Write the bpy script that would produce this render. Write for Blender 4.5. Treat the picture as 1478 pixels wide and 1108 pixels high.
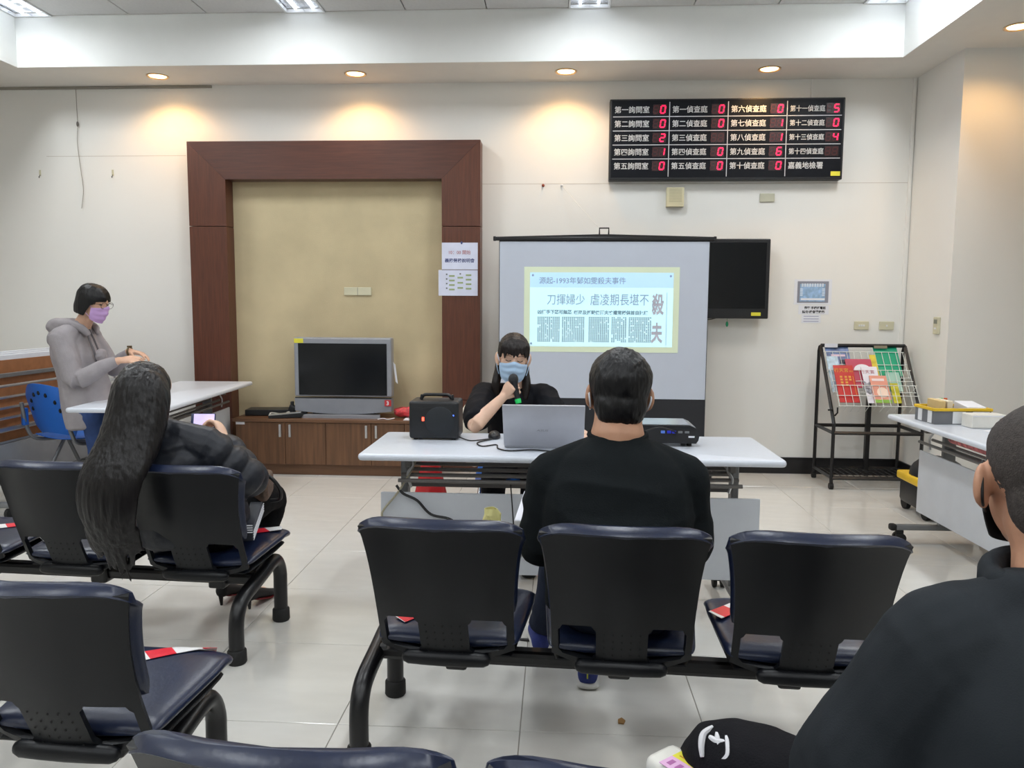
import bpy, bmesh, math, random
import numpy as np
from mathutils import Vector, Matrix, noise
random.seed(7)
PI = math.pi
for o in list(bpy.data.objects): bpy.data.objects.remove(o)
S = bpy.context.scene
COL = S.collection

# ------------------------------------------------------------------ camera
CAM_F, CAM_H = 1134.1, 1.3743
R_ = Vector((0.99831381, 0.05776294, 0.00574273)); U_ = Vector((-0.01149309, 0.0997177, 0.99494939)); W_ = Vector((-0.05689855, 0.99333772, -0.10021344))
cd = bpy.data.cameras.new('camera'); cam = bpy.data.objects.new('camera', cd); COL.objects.link(cam)
cd.sensor_fit = 'HORIZONTAL'; cd.sensor_width = 36.0; cd.lens = CAM_F * 36.0 / 1478.0; cd.clip_start = 0.02
cam.matrix_world = Matrix(((R_.x, U_.x, -W_.x, 0), (R_.y, U_.y, -W_.y, 0), (R_.z, U_.z, -W_.z, CAM_H), (0, 0, 0, 1)))
S.camera = cam

# ------------------------------------------------------------------ world and colour management
wd = bpy.data.worlds.new('world'); S.world = wd; wd.use_nodes = True
wd.node_tree.nodes['Background'].inputs[0].default_value = (0.9, 0.95, 1.0, 1)
wd.node_tree.nodes['Background'].inputs[1].default_value = 0.05
S.view_settings.view_transform = 'Standard'; S.view_settings.look = 'None'
S.view_settings.exposure = 0.08; S.view_settings.gamma = 1.0; S.view_settings.use_curve_mapping = False
S.cycles.use_denoising = True
TROFFER_POWER = 18.0      # watts of each ceiling troffer
DOWN_POWER = 19.0         # watts of each warm downlight

# ------------------------------------------------------------------ materials
def s2l(c):
    return tuple(((x / 255.0) / 12.92 if x / 255.0 <= 0.04045 else ((x / 255.0 + 0.055) / 1.055) ** 2.4) for x in c)
MATS = {}
def M(name, rgb, rough=0.5, metal=0.0, var=0.06, vscale=8.0, bump=0.0, bscale=60.0, stretch=(1, 1, 1), emit=0.0, emit_rgb=None, spec=0.5, coat=0.0, alpha=1.0, trans=0.0, detail=3.0):
    if name in MATS: return MATS[name]
    m = bpy.data.materials.new(name); m.use_nodes = True; nt = m.node_tree; N = nt.nodes; L = nt.links
    b = N['Principled BSDF']; c = s2l(rgb)
    tc = N.new('ShaderNodeTexCoord'); mp = N.new('ShaderNodeMapping'); mp.inputs['Scale'].default_value = stretch
    L.new(tc.outputs['Object'], mp.inputs['Vector'])
    nz = N.new('ShaderNodeTexNoise'); nz.inputs['Scale'].default_value = vscale; nz.inputs['Detail'].default_value = detail
    L.new(mp.outputs[0], nz.inputs['Vector'])
    rp = N.new('ShaderNodeValToRGB'); rp.color_ramp.elements[0].position = 0.3; rp.color_ramp.elements[1].position = 0.7
    rp.color_ramp.elements[0].color = tuple(x * (1 - var) for x in c) + (1,)
    rp.color_ramp.elements[1].color = tuple(min(1, x * (1 + var)) for x in c) + (1,)
    L.new(nz.outputs['Fac'], rp.inputs['Fac']); L.new(rp.outputs[0], b.inputs['Base Color'])
    b.inputs['Roughness'].default_value = rough; b.inputs['Metallic'].default_value = metal
    b.inputs['Specular IOR Level'].default_value = spec
    if coat: b.inputs['Coat Weight'].default_value = coat; b.inputs['Coat Roughness'].default_value = 0.15
    if alpha < 1: b.inputs['Alpha'].default_value = alpha
    if trans: b.inputs['Transmission Weight'].default_value = trans
    if bump:
        n2 = N.new('ShaderNodeTexNoise'); n2.inputs['Scale'].default_value = bscale; n2.inputs['Detail'].default_value = 4
        L.new(mp.outputs[0], n2.inputs['Vector'])
        bp = N.new('ShaderNodeBump'); bp.inputs['Strength'].default_value = bump; bp.inputs['Distance'].default_value = 0.01
        L.new(n2.outputs['Fac'], bp.inputs['Height']); L.new(bp.outputs[0], b.inputs['Normal'])
    if emit:
        b.inputs['Emission Color'].default_value = s2l(emit_rgb or rgb) + (1,); b.inputs['Emission Strength'].default_value = emit
    MATS[name] = m
    return m

m_wall = M('cream_wall_paint', (233, 232, 227), 0.75, var=0.015, vscale=1.5, bump=0.05, bscale=140)
m_soffit = M('soffit_paint', (226, 223, 216), 0.8, var=0.015, bump=0.03)
m_cove = M('cove_paint', (232, 234, 232), 0.7, var=0.01)
m_panel = M('ceiling_panel', (205, 205, 205), 0.85, var=0.03, vscale=60, bump=0.1, bscale=300)
m_tbar = M('ceiling_grid_bar', (110, 110, 112), 0.5)
m_grout = M('floor_grout', (150, 144, 135), 0.6)
m_tile = M('polished_floor_tile', (214, 212, 206), 0.10, var=0.03, vscale=5, detail=6, stretch=(1, 3, 1), spec=0.55)
m_base = M('black_baseboard', (30, 30, 32), 0.35, spec=0.4)
m_woodred = M('red_brown_veneer', (88, 49, 33), 0.38, var=0.22, vscale=14, stretch=(6, 6, 0.35), detail=6)
m_woodredh = M('red_brown_veneer_across', (80, 45, 33), 0.35, var=0.2, vscale=14, stretch=(0.35, 6, 6), detail=6)
m_cabw = M('walnut_veneer', (102, 71, 48), 0.42, var=0.28, vscale=9, stretch=(5, 5, 0.3), detail=6)
m_cabwh = M('walnut_veneer_across', (104, 73, 50), 0.38, var=0.2, vscale=9, stretch=(0.3, 5, 5), detail=6)
m_beige = M('beige_fabric_panel', (196, 181, 146), 0.85, var=0.09, vscale=3.0, bump=0.25, bscale=260)
m_blackmetal = M('black_powder_coat', (15, 15, 18), 0.35, spec=0.5)
m_blackplastic = M('black_plastic', (19, 21, 25), 0.42, bump=0.06, bscale=500)
m_shell = M('black_moulded_shell', (14, 16, 20), 0.36, bump=0.05, bscale=420, spec=.3)
m_navy = M('navy_vinyl', (22, 32, 58), 0.33, var=0.10, vscale=20, bump=0.06, bscale=70, spec=0.55)
m_white = M('white_plastic', (228, 230, 232), 0.4, var=0.01)
m_tabletop = M('pale_grey_laminate', (212, 218, 228), 0.28, var=0.015, vscale=40)
m_steel = M('grey_painted_steel', (122, 124, 126), 0.4, metal=0.3)
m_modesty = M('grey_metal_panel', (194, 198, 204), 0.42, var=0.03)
m_darksteel = M('dark_grey_steel', (100, 97, 94), 0.45, metal=0.2)
m_silver = M('silver_plastic', (150, 153, 160), 0.35, metal=0.25)
m_screenblack = M('dark_glass', (9, 13, 18), 0.16, spec=0.5)
m_chrome = M('chrome', (205, 207, 210), 0.15, metal=1.0)
m_alu = M('aluminium', (196, 198, 200), 0.3, metal=0.8)
m_rubber = M('black_rubber', (20, 20, 20), 0.7)
m_ivory = M('ivory_plastic', (203, 199, 172), 0.4)
m_paper = M('white_paper', (228, 230, 236), 0.7, var=0.01)
m_black = M('black_ink', (22, 22, 24), 0.6)
m_blue = M('blue_plastic', (36, 104, 196), 0.35, var=0.05)
m_cable = M('black_cable', (18, 18, 20), 0.5)
m_cablegrey = M('beige_cable', (158, 152, 130), 0.5)
m_wcable = M('white_cable', (215, 213, 205), 0.5)
m_yellow = M('yellow_plastic', (228, 188, 40), 0.4)
m_yellowlabel = M('yellow_sticker', (222, 214, 60), 0.6)
m_red = M('red_plastic', (176, 22, 26), 0.4)
m_green = M('green_plastic', (20, 140, 95), 0.45)

# ------------------------------------------------------------------ mesh helpers
def V(*a): return Vector(a)
class B:
    """collects shapes; make() links them as ONE mesh object"""
    def __init__(s): s.bm = bmesh.new()
    def box(s, c, d, bev=0.0, rot=None, seg=2):
        r = bmesh.ops.create_cube(s.bm, size=1.0); vs = r['verts']
        bmesh.ops.scale(s.bm, vec=d, verts=vs)
        if bev:
            es = list({e for v in vs for e in v.link_edges})
            rb = bmesh.ops.bevel(s.bm, geom=es, offset=bev, segments=seg, profile=0.5, affect='EDGES'); vs = list({v for f in rb['faces'] for v in f.verts} | {v for v in vs if v.is_valid})
        if rot is not None: bmesh.ops.rotate(s.bm, cent=(0, 0, 0), matrix=rot, verts=vs)
        bmesh.ops.translate(s.bm, vec=c, verts=vs); return s
    def bb(s, x0, x1, y0, y1, z0, z1, bev=0.0, seg=2):
        return s.box(((x0 + x1) / 2, (y0 + y1) / 2, (z0 + z1) / 2), (abs(x1 - x0), abs(y1 - y0), abs(z1 - z0)), bev, None, seg)
    def rings(s, rs, closed_u=True, cap=True):
        """rs: list of rings, each a list of points"""
        vv = [[s.bm.verts.new(p) for p in r] for r in rs]; n = len(vv[0])
        for a, b in zip(vv[:-1], vv[1:]):
            for i in range(n if closed_u else n - 1):
                j = (i + 1) % n
                try: s.bm.faces.new((a[i], a[j], b[j], b[i]))
                except ValueError: pass
        if cap and closed_u:
            s.bm.faces.new(list(reversed(vv[0]))); s.bm.faces.new(vv[-1])
        return s
    def tube(s, pts, r, seg=10, cap=True):
        pts = [Vector(p) for p in pts]; n = len(pts)
        rr = r if isinstance(r, (list, tuple)) else [r] * n
        t0 = (pts[1] - pts[0]).normalized(); up = V(0, 0, 1) if abs(t0.z) < 0.9 else V(1, 0, 0)
        nx = t0.cross(up).normalized(); rs = []
        for i, p in enumerate(pts):
            t = ((pts[min(i + 1, n - 1)] - pts[max(i - 1, 0)])).normalized()
            nx = (nx - t * nx.dot(t)).normalized(); ny = t.cross(nx)
            rs.append([p + (nx * math.cos(2 * PI * k / seg) + ny * math.sin(2 * PI * k / seg)) * rr[i] for k in range(seg)])
        return s.rings(rs, True, cap)
    def cyl(s, p0, p1, r0, r1=None, seg=16): return s.tube([p0, p1], [r0, r0 if r1 is None else r1], seg)
    def lathe(s, prof, c=(0, 0, 0), seg=24, rot=None):
        rs = [[Vector((max(r, 1e-4) * math.cos(2 * PI * k / seg), max(r, 1e-4) * math.sin(2 * PI * k / seg), z)) for k in range(seg)] for r, z in prof]
        rs = [[(rot @ p if rot is not None else p) + Vector(c) for p in r] for r in rs]
        return s.rings(rs)
    def ell(s, c, r, rot=None, u=20, v=12):
        rr = bmesh.ops.create_uvsphere(s.bm, u_segments=u, v_segments=v, radius=1.0); vs = rr['verts']
        bmesh.ops.scale(s.bm, vec=r, verts=vs)
        if rot is not None: bmesh.ops.rotate(s.bm, cent=(0, 0, 0), matrix=rot, verts=vs)
        bmesh.ops.translate(s.bm, vec=c, verts=vs); return s
    def prism(s, poly, axis, t0, t1, f=None):
        """poly: 2-D outline; axis 'x','y','z' is the thickness axis"""
        def P(a, b, t): return {'x': (t, a, b), 'y': (a, t, b), 'z': (a, b, t)}[axis]
        v0 = [s.bm.verts.new(P(a, b, t0)) for a, b in poly]; v1 = [s.bm.verts.new(P(a, b, t1)) for a, b in poly]; n = len(poly)
        s.bm.faces.new(v0); s.bm.faces.new(list(reversed(v1)))
        for i in range(n): s.bm.faces.new((v0[i], v1[i], v1[(i + 1) % n], v0[(i + 1) % n]))
        return s
    def sheet(s, fn, nu, nv, th):
        """fn(u,v)->point for u,v in 0..1, made solid with thickness th; fn may return None for a hole"""
        g = [[fn(i / nu, j / nv) for j in range(nv + 1)] for i in range(nu + 1)]
        vv = [[s.bm.verts.new(p) for p in row] for row in g]; fs = []
        for i in range(nu):
            for j in range(nv): fs.append(s.bm.faces.new((vv[i][j], vv[i + 1][j], vv[i + 1][j + 1], vv[i][j + 1])))
        bmesh.ops.recalc_face_normals(s.bm, faces=fs)
        bmesh.ops.solidify(s.bm, geom=fs, thickness=th); return s
    def xf(s, m): bmesh.ops.transform(s.bm, matrix=m, verts=s.bm.verts); return s
    def mesh(s, name):
        bmesh.ops.recalc_face_normals(s.bm, faces=s.bm.faces)
        me = bpy.data.meshes.new(name); s.bm.to_mesh(me); s.bm.free(); return me
    def make(s, name, mat, parent=None, smooth=False):
        return link(name, s.mesh(name), mat, parent, smooth)
def link(name, me, mat, parent=None, smooth=False):
    o = bpy.data.objects.new(name, me); COL.objects.link(o)
    if mat is not None and not me.materials: me.materials.append(mat)
    if smooth: shade(me)
    if parent is not None: o.parent = parent
    return o
def shade(me, ang=40):
    me.polygons.foreach_set('use_smooth', [True] * len(me.polygons))
    bm = bmesh.new(); bm.from_mesh(me); a = math.radians(ang)
    for e in bm.edges:
        if len(e.link_faces) == 2 and e.calc_face_angle(0) > a: e.smooth = False
    bm.to_mesh(me); bm.free()
def tag(o, label=None, cat=None, group=None, kind=None):
    if label: o['label'] = label
    if cat: o['category'] = cat
    if group: o['group'] = group
    if kind: o['kind'] = kind
    return o
def thing(name, label, cat, loc=(0, 0, 0), rz=0.0, group=None):
    o = bpy.data.objects.new(name, None); COL.objects.link(o); o.empty_display_size = 0.1
    o.location = loc; o.rotation_euler = (0, 0, rz); return tag(o, label, cat, group)
def struct(o): o['kind'] = 'structure'; return o
def copy_tree(o, parent=None):
    c = o.copy(); COL.objects.link(c); c.parent = parent
    for ch in list(o.children): copy_tree(ch, c)
    return c
def spline(pts, n=8):
    pts = [Vector(p) for p in pts]; out = []
    for i in range(len(pts) - 1):
        p0 = pts[max(i - 1, 0)]; p1 = pts[i]; p2 = pts[i + 1]; p3 = pts[min(i + 2, len(pts) - 1)]
        for k in range(n):
            t = k / n
            out.append(0.5 * ((2 * p1) + (p2 - p0) * t + (2 * p0 - 5 * p1 + 4 * p2 - p3) * t * t + (-p0 + 3 * p1 - 3 * p2 + p3) * t ** 3))
    out.append(pts[-1]); return out
def text(s, mat, parent, c, w=None, h=None, rot=None, name='lettering', bold=0.0, thick=0.0008, size=0.1, shear=0.0):
    """flat lettering centred at c, in the XZ plane facing -Y unless rot is given, fitted to w x h"""
    cu = bpy.data.curves.new('t', 'FONT'); cu.body = s; cu.size = 1.0; cu.resolution_u = 2; cu.offset = bold; cu.shear = shear
    to = bpy.data.objects.new('t', cu); COL.objects.link(to)
    dg = bpy.context.evaluated_depsgraph_get(); me = bpy.data.meshes.new_from_object(to.evaluated_get(dg))
    bpy.data.objects.remove(to); bpy.data.curves.remove(cu)
    co = np.zeros(len(me.vertices) * 3); me.vertices.foreach_get('co', co); co = co.reshape(-1, 3)
    lo, hi = co.min(0), co.max(0); d = np.maximum(hi - lo, 1e-6)
    if w and h: sx, sy = w / d[0], h / d[1]
    elif w: sx = sy = w / d[0]
    elif h: sx = sy = h / d[1]
    else: sx = sy = size
    q = np.zeros_like(co); q[:, 0] = (co[:, 0] - (lo[0] + hi[0]) / 2) * sx; q[:, 2] = (co[:, 1] - (lo[1] + hi[1]) / 2) * sy
    me.vertices.foreach_set('co', q.ravel()); me.materials.clear(); me.materials.append(mat); me.name = name; me.update()
    o = bpy.data.objects.new(name, me); COL.objects.link(o); o.parent = parent
    mt = Matrix.Translation(c)
    if rot is not None: mt = mt @ rot.to_4x4()
    o.matrix_local = mt
    return o
RX = lambda a: Matrix.Rotation(a, 3, 'X')
RY = lambda a: Matrix.Rotation(a, 3, 'Y')
RZ = lambda a: Matrix.Rotation(a, 3, 'Z')

# ------------------------------------------------------------------ room shell
D = 6.52; ZS = 3.155; ZC = 3.53; YS = 5.99; XL, XR, YB = -5.2, 4.7, -3.6
CX0, CX1, CY0 = -4.145, 2.455, -2.41      # opening of the raised ceiling
floor = struct(B().bb(XL, XR, YB, D + .1, -0.12, -0.004).make('floor', m_grout))
TX, TY = -1.9061, 2.4203
tb = B(); tb.box((0, 0, -0.005), (0.597, 0.597, 0.010), 0.0012, seg=1); tme = tb.mesh('tile')
for i in range(-5, 11):
    for j in range(-4, 7):
        x = TX + (i + .5) * .6; y = TY + (j + .5) * .6
        if x - .3 < XL or x + .3 > XR or y + .3 > D + .3: continue
        o = link('tile', tme, m_tile, floor); o.location = (x, y, 0)
wall_back = struct(B().bb(XL, 2.79, D, D + .12, 0, ZS + .4).make('wall_back', m_wall))
wall_right = struct(B().bb(2.79, XR, 5.80, D + .12, 0, ZS + .4).make('wall_right', m_wall))
struct(B().bb(XL - .12, XL, YB, D + .12, 0, ZC).make('wall_left', m_wall))
struct(B().bb(XR, XR + .12, YB, D + .12, 0, ZC).make('wall_side', m_wall))
struct(B().bb(XL, XR, YB - .12, YB, 0, ZC).make('wall_front', m_wall))
struct(B().bb(XL, 2.79, D - .014, D, 0, 0.125).bb(XL, 2.79, D - .010, D, .125, .135).make('baseboard_back', m_base))
struct(B().bb(2.776, 2.79, 5.786, D - .014, 0, 0.135).bb(2.79, XR, 5.786, 5.80, 0, .135).make('baseboard_right', m_base))
ceiling = struct(B().bb(XL, XR, YB, D + .12, ZC + .03, ZC + .12).make('ceiling', m_tbar))
def soff(x0, x1, y0, y1): B().bb(x0, x1, y0, y1, ZS, ZC + .03).make('soffit', m_soffit, ceiling)
soff(XL, XR, YS, D); soff(XL, CX0, YB, YS); soff(CX1, XR, YB, YS); soff(CX0, CX1, YB, CY0)
# cove faces in cooler paint, 4 mm proud of the soffit boxes
B().bb(CX0, CX1, YS - .004, YS, ZS + .001, ZC).bb(CX0, CX0 + .004, CY0, YS, ZS + .001, ZC).bb(CX1 - .004, CX1, CY0, YS, ZS + .001, ZC).make('cove_face', m_cove, ceiling)
lights_x = [(-4.141, -3.845), (-2.045, -1.745), (0.055, 0.355), (2.155, 2.451)]
pb = B().box((0, 0, 0), (0.592, 0.592, .012), .002, seg=1).mesh('panel')
pn = B().box((0, 0, 0), (0.292, 0.592, .012), .002, seg=1).mesh('panel')
LROWS = [(4.79, 5.985), (2.39, 3.59), (-0.01, 1.19), (-2.41, -1.21)]
for r in range(14):
    yc = YS - .004 - .3 - r * .6
    for k in range(3):
        for q in range(3):
            link('panel', pb, m_panel, ceiling).location = (lights_x[k][1] + .3 + q * .6, yc, ZC + .006)
    if not any(a < yc < b for a, b in LROWS):
        for k in range(4): link('panel', pn, m_panel, ceiling).location = ((lights_x[k][0] + lights_x[k][1]) / 2, yc, ZC + .006)
# raceways and seams on the walls
tr = struct(B().bb(2.755, 2.778, D - .012, D, .14, ZS).make('trim_1', m_wall))
struct(B().bb(XL, -2.86, D - .014, D, ZS - .022, ZS - .002).make('trim_2', M('grey_raceway', (150, 145, 135), .5)))
struct(B().bb(1.975, 1.99, D - .010, D, 2.99, ZS).make('trim_3', m_wall))
m_seam = M('wall_seam', (196, 190, 178), .8)
B().bb(-4.3, -3.1, D - .0012, D, 2.590, 2.5935).make('wall_seam', m_seam, wall_back)
B().bb(-.64, 2.755, D - .0012, D, 2.352, 2.3555).make('wall_seam', m_seam, wall_back)

# ------------------------------------------------------------------ ceiling lights
m_tubeglow = M('fluorescent_tube', (255, 255, 255), .5, emit=5.5, emit_rgb=(240, 247, 255))
m_reflector = M('mirror_reflector', (230, 232, 236), .18, metal=0.9)
def troffer(x0, x1, y0, y1, label):
    t = thing('ceiling_light', label, 'ceiling light', ((x0 + x1) / 2, (y0 + y1) / 2, ZC - .004), 0, 'recessed louvre lights')
    w, l = x1 - x0, y1 - y0
    b = B(); e = .014
    b.bb(-w / 2, -w / 2 + e, -l / 2, l / 2, -.004, .02).bb(w / 2 - e, w / 2, -l / 2, l / 2, -.004, .02).bb(-w / 2 + e, w / 2 - e, -l / 2, -l / 2 + e, -.004, .02).bb(-w / 2 + e, w / 2 - e, l / 2 - e, l / 2, -.004, .02)
    b.make('frame', m_white, t)
    B().bb(-w / 2 + e, w / 2 - e, -l / 2 + e, l / 2 - e, .026, .032).make('reflector', m_reflector, t)
    b = B()
    for k in range(1, 13): b.bb(-w / 2 + e, w / 2 - e, -l / 2 + l * k / 13 - .001, -l / 2 + l * k / 13 + .001, -.002, .010)
    b.bb(-.001, .001, -l / 2 + e, l / 2 - e, -.002, .010)
    b.make('louvre', m_reflector, t)
    for s in (-1, 1): B().cyl((s * w * .22, -l / 2 + .03, .017), (s * w * .22, l / 2 - .03, .017), .008, seg=8).make('tube', m_tubeglow, t, True)
    ld = bpy.data.lights.new('tube_light', 'AREA'); ld.shape = 'RECTANGLE'; ld.size = w - .05; ld.size_y = l - .56; ld.energy = TROFFER_POWER; ld.color = (0.93, 0.97, 1.0); ld.spread = math.radians(172)
    lo = bpy.data.objects.new('tube_light', ld); COL.objects.link(lo); lo.parent = t; lo.location = (0, -.22, -.006)
rowname = ['', 'over the front benches', 'over the middle of the room', 'at the rear ceiling end']
colname = ['along the left cove', 'two bays from right cove', 'one bay from right cove', 'along the right cove']
where = ['against the left cove wall', 'above the wooden portal frame', 'above the projection screen', 'in the right cove corner']
for k, (x0, x1) in enumerate(lights_x):
    for r, (y0, y1) in enumerate(LROWS):
        troffer(x0, x1, y0, y1, ('recessed louvred fluorescent ceiling light ' + where[k]) if r == 0 else 'louvred fluorescent light ' + rowname[r] + ', ' + colname[k])
m_warm = M('warm_lamp', (255, 214, 150), .5, emit=14, emit_rgb=(255, 200, 130))
m_ring = M('downlight_ring', (214, 186, 150), .3, metal=.4)
def downlight(x, y, label):
    t = thing('downlight', label, 'downlight', (x, y, ZS), 0, 'warm recessed downlights')
    B().lathe([(.068, 0), (.085, 0), (.085, -.006), (.078, -.009), (.068, -.004), (.064, 0.0)], seg=32).make('ring', m_ring, t, True)
    B().lathe([(.0, -.003), (.05, -.004), (.064, -.0015), (.064, 0), (0, 0)], seg=28).make('lamp', m_warm, t, True)
    ld = bpy.data.lights.new('warm_light', 'SPOT'); ld.energy = DOWN_POWER; ld.color = (1.0, 0.56, 0.20); ld.spot_size = math.radians(142); ld.spot_blend = .6; ld.shadow_soft_size = .05
    lo = bpy.data.objects.new('warm_light', ld); COL.objects.link(lo); lo.parent = t; lo.location = (0, 0, -.02)
for x, y, w in [(-3.175, 6.245, 'above the bare wall left of the wooden frame'), (-1.59, 6.24, 'above the wooden portal frame'), (.043, 6.24, 'left of the red number board'), (1.574, 6.235, 'directly above the red number board'), (2.907, 5.38, 'in front of the protruding right wall')]:
    downlight(x, y, 'round warm downlight in the soffit ' + w)

# ------------------------------------------------------------------ wooden portal frame with beige panel
FY = 6.35
pf = thing('portal_frame', 'dark red-brown wooden portal frame around a beige fabric panel', 'frame', (-1.82, 6.45, 0))
def pfp(name, poly, mat, y0=FY, y1=D - .002):
    b = B().prism([(x + 1.82, z) for x, z in poly], 'y', y0 - 6.45, y1 - 6.45); return b.make(name, mat, pf)
XO0, XI0, XI1, XO1, ZT, ZI = -3.01, -2.70, -.935, -.625, 2.672, 2.372
pfp('stile', [(XO0, .001), (XI0, .001), (XI0, 1.995), (XO0, 1.995)], m_woodred)
pfp('stile', [(XO0, 2.0), (XI0, 2.0), (XI0, ZI - .001), (XO0, ZT - .001)], m_woodred)
pfp('stile', [(XI1, .001), (XO1, .001), (XO1, .595), (XI1, .595)], m_woodred)
pfp('stile', [(XI1, .6), (XO1, .6), (XO1, 1.995), (XI1, 1.995)], m_woodred)
pfp('stile', [(XI1, 2.0), (XO1, 2.0), (XO1, ZT - .001), (XI1, ZI - .001)], m_woodred)
pfp('top_rail', [(XO0 + .001, ZT), (XI0 + .001, ZI), (XI1 - .001, ZI), (XO1 - .001, ZT)], m_woodredh)
pfp('beige_panel', [(XI0, .001), (XI1, .001), (XI1, ZI), (XI0, ZI)], m_beige, 6.495, 6.512)
def plate(name, x0, x1, z0, z1, y, label, cat, mat, n=0, lab=None):
    t = thing(name, label, cat, ((x0 + x1) / 2, y, (z0 + z1) / 2)); w, h = x1 - x0, z1 - z0
    B().box((0, -.006, 0), (w, .012, h), .004).make('plate', mat, t)
    for k in range(n): B().box(((k - (n - 1) / 2) * .018, -.0135, 0), (.013, .004, .014), .001).make('rocker', m_white, t)
    return t
t = plate('wall_switch', -1.775, -1.545, 1.445, 1.512, 6.495, 'double blank ivory socket plate on the beige fabric panel', 'socket plate', m_ivory)
B().box((0, -.0125, 0), (.003, .002, .066)).make('joint', m_darksteel, t)
plate('wall_switch', 2.392, 2.508, 1.19, 1.258, D, 'ivory wall switch plate with three rockers above the magazine rack', 'switch', m_ivory, 3)
plate('wall_switch', 2.59, 2.706, 1.19, 1.258, D, 'ivory wall switch plate with one rocker near the corner', 'switch', m_ivory, 1)
plate('blank_plate', 1.605, 1.722, 2.205, 2.272, D, 'blank ivory cover plate below the red number board', 'cover plate', M('olive_ivory', (188, 186, 165), .5))
# thermostat on the side face of the right wall
t = thing('thermostat', 'small ivory thermostat on the side face of the protruding wall', 'thermostat', (2.79, 5.954, 1.24))
B().box((-.010, 0, 0), (.020, .075, .125), .004).make('case', m_ivory, t)
B().box((-.021, 0, .03), (.003, .045, .03)).make('display', M('lcd', (120, 126, 112), .3), t)
B().box((-.021, 0, -.02), (.003, .03, .012), .001).make('button', m_white, t)
# wall loudspeaker box
t = thing('wall_speaker', 'small square ivory loudspeaker box under the red number board', 'speaker', (.93, D, 2.24))
B().prism([(-.068, -.075), (.068, -.075), (.068, .075), (-.068, .075)], 'y', -.055, 0).make('case', M('aged_ivory', (205, 198, 165), .5), t)
b = B()
for k in range(9): b.bb(-.05, .05, -.057, -.055, .058 - k * .012, .063 - k * .012)
b.make('grille', M('grille_ivory', (178, 172, 142), .6), t)
B().box((.05, -.057, -.05), (.02, .004, .012)).make('badge', m_ivory, t)
# hooks, nails, hanging wire
for x, z, lb in [(-4.363, 2.45, 'tiny ivory wall hook by the left shadow'), (-3.732, 2.45, 'tiny ivory wall hook left of the wooden frame')]:
    t = thing('wall_hook', lb, 'hook', (x, D, z)); B().bb(-.008, .008, -.004, 0, -.02, .03, .001).make('backing', m_ivory, t); B().tube(spline([(0, -.003, -.01), (0, -.014, -.03), (0, -.018, -.038), (0, -.02, -.025)], 4), .003, 6).make('hook', m_darksteel, t, True)
t = thing('hanging_wire', 'thin loose wire hanging from the soffit down the bare wall', 'wire', (-4.012, D - .01, 2.16))
B().tube(spline([(0, 0, .99), (.002, -.002, .8), (.004, -.004, .69), (-.006, -.004, .55), (.004, -.004, .4), (.014, -.004, .3), (.026, -.004, .15), (.004, -.004, 0)], 6), .0022, 6).make('strand', M('grey_wire', (140, 134, 124), .6), t, True)
B().ell((.004, -.006, .69), (.010, .006, .022)).make('knot', m_darksteel, t, True)
for x, z, lb, m in [(-.129, 2.34, 'small rusty red wall anchor above the projection screen', M('rust_anchor', (150, 70, 50), .6)), (.023, 2.34, 'small white cup hook holding the screen cord', m_white)]:
    t = thing('wall_anchor', lb, 'wall hook', (x, D, z)); B().lathe([(.012, 0), (.012, .006), (.006, .010), (.006, .03), (0.001, .032)], rot=RX(PI / 2), seg=12).make('pin', m, t, True)
c = B().tube([(.023, D - .02, 2.335), (.16, 6.30, 2.15), (.30, 6.12, 1.97)], .0016, 5).make('screen_cord', m_wcable, None, True)
tag(c, 'thin white cord from wall hook to projection screen handle', 'cord')
# notices
def notice(name, x0, x1, z0, z1, y, label, mat=m_paper):
    t = thing(name, label, 'notice', ((x0 + x1) / 2, y, (z0 + z1) / 2)); B().box((0, -.001, 0), (x1 - x0, .002, z1 - z0)).make('sheet', mat, t); return t
m_ink_red = M('red_ink', (176, 96, 96), .7); m_ink_blue = M('blue_ink', (70, 80, 128), .7); m_ink_grey = M('grey_ink', (110, 114, 122), .7)
n = notice('paper_notice', -.935, -.645, 1.655, 1.868, FY, 'white paper notice with red time and blue title on the wooden stile', M('bluish_paper', (212, 217, 236), .7))
text('10：00 開始', m_ink_red, n, (0, -.003, .03), w=.175, h=.034); text('義務勞務說明會', m_ink_blue, n, (0, -.003, -.035), w=.24, h=.034, bold=.015)
B().ell((.015, -.003, .105), (.008, .003, .012)).make('tape', m_ink_blue, n, True)
n = notice('paper_notice', -.962, -.645, 1.445, 1.65, FY - .003, 'white plan sheet with rows of small green boxes on the wooden stile', M('bluish_paper', (212, 217, 236), .7))
mg = M('pale_green_print', (150, 166, 120), .7)
for k in range(4):
    for cx, zz in ((-.05, .055), (.085, .062)): B().box((cx, -.0025, zz - k * .036), (.045, .001, .013)).make('green_box', mg, n)
    B().box((-.092, -.0025, .068 - k * .037), (.012, .001, .012)).make('mark', m_ink_grey, n)
for k in range(3): B().box((.018, -.0025, .042 - k * .041), (.045, .001, .013)).make('green_box', mg, n)
B().box((.018, -.0025, .072), (.012, .001, .012)).make('mark', m_ink_grey, n)
n = notice('paper_notice', 1.908, 2.205, 1.39, 1.592, D, 'framed blue and grey floor-plan picture on the right of the wall', m_paper)
B().box((0, -.003, 0), (.246, .002, .172)).make('grey_mount', M('grey_mount', (140, 142, 154), .6), n)
B().box((-.004, -.0045, -.006), (.20, .001, .14)).make('blue_print', M('blue_print', (150, 182, 216), .6, var=.25, vscale=30), n)
b = B()
for k in range(9): b.box((-.085 + k * .02, -.0055, .055), (.014, .001, .026))
for k in range(5): b.box((-.092, -.0055, .025 - k * .013), (.02, .001, .008)); b.box((.082, -.0055, .025 - k * .013), (.02, .001, .008))
b.make('room_print', M('pale_print', (214, 224, 236), .6), n)
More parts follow.
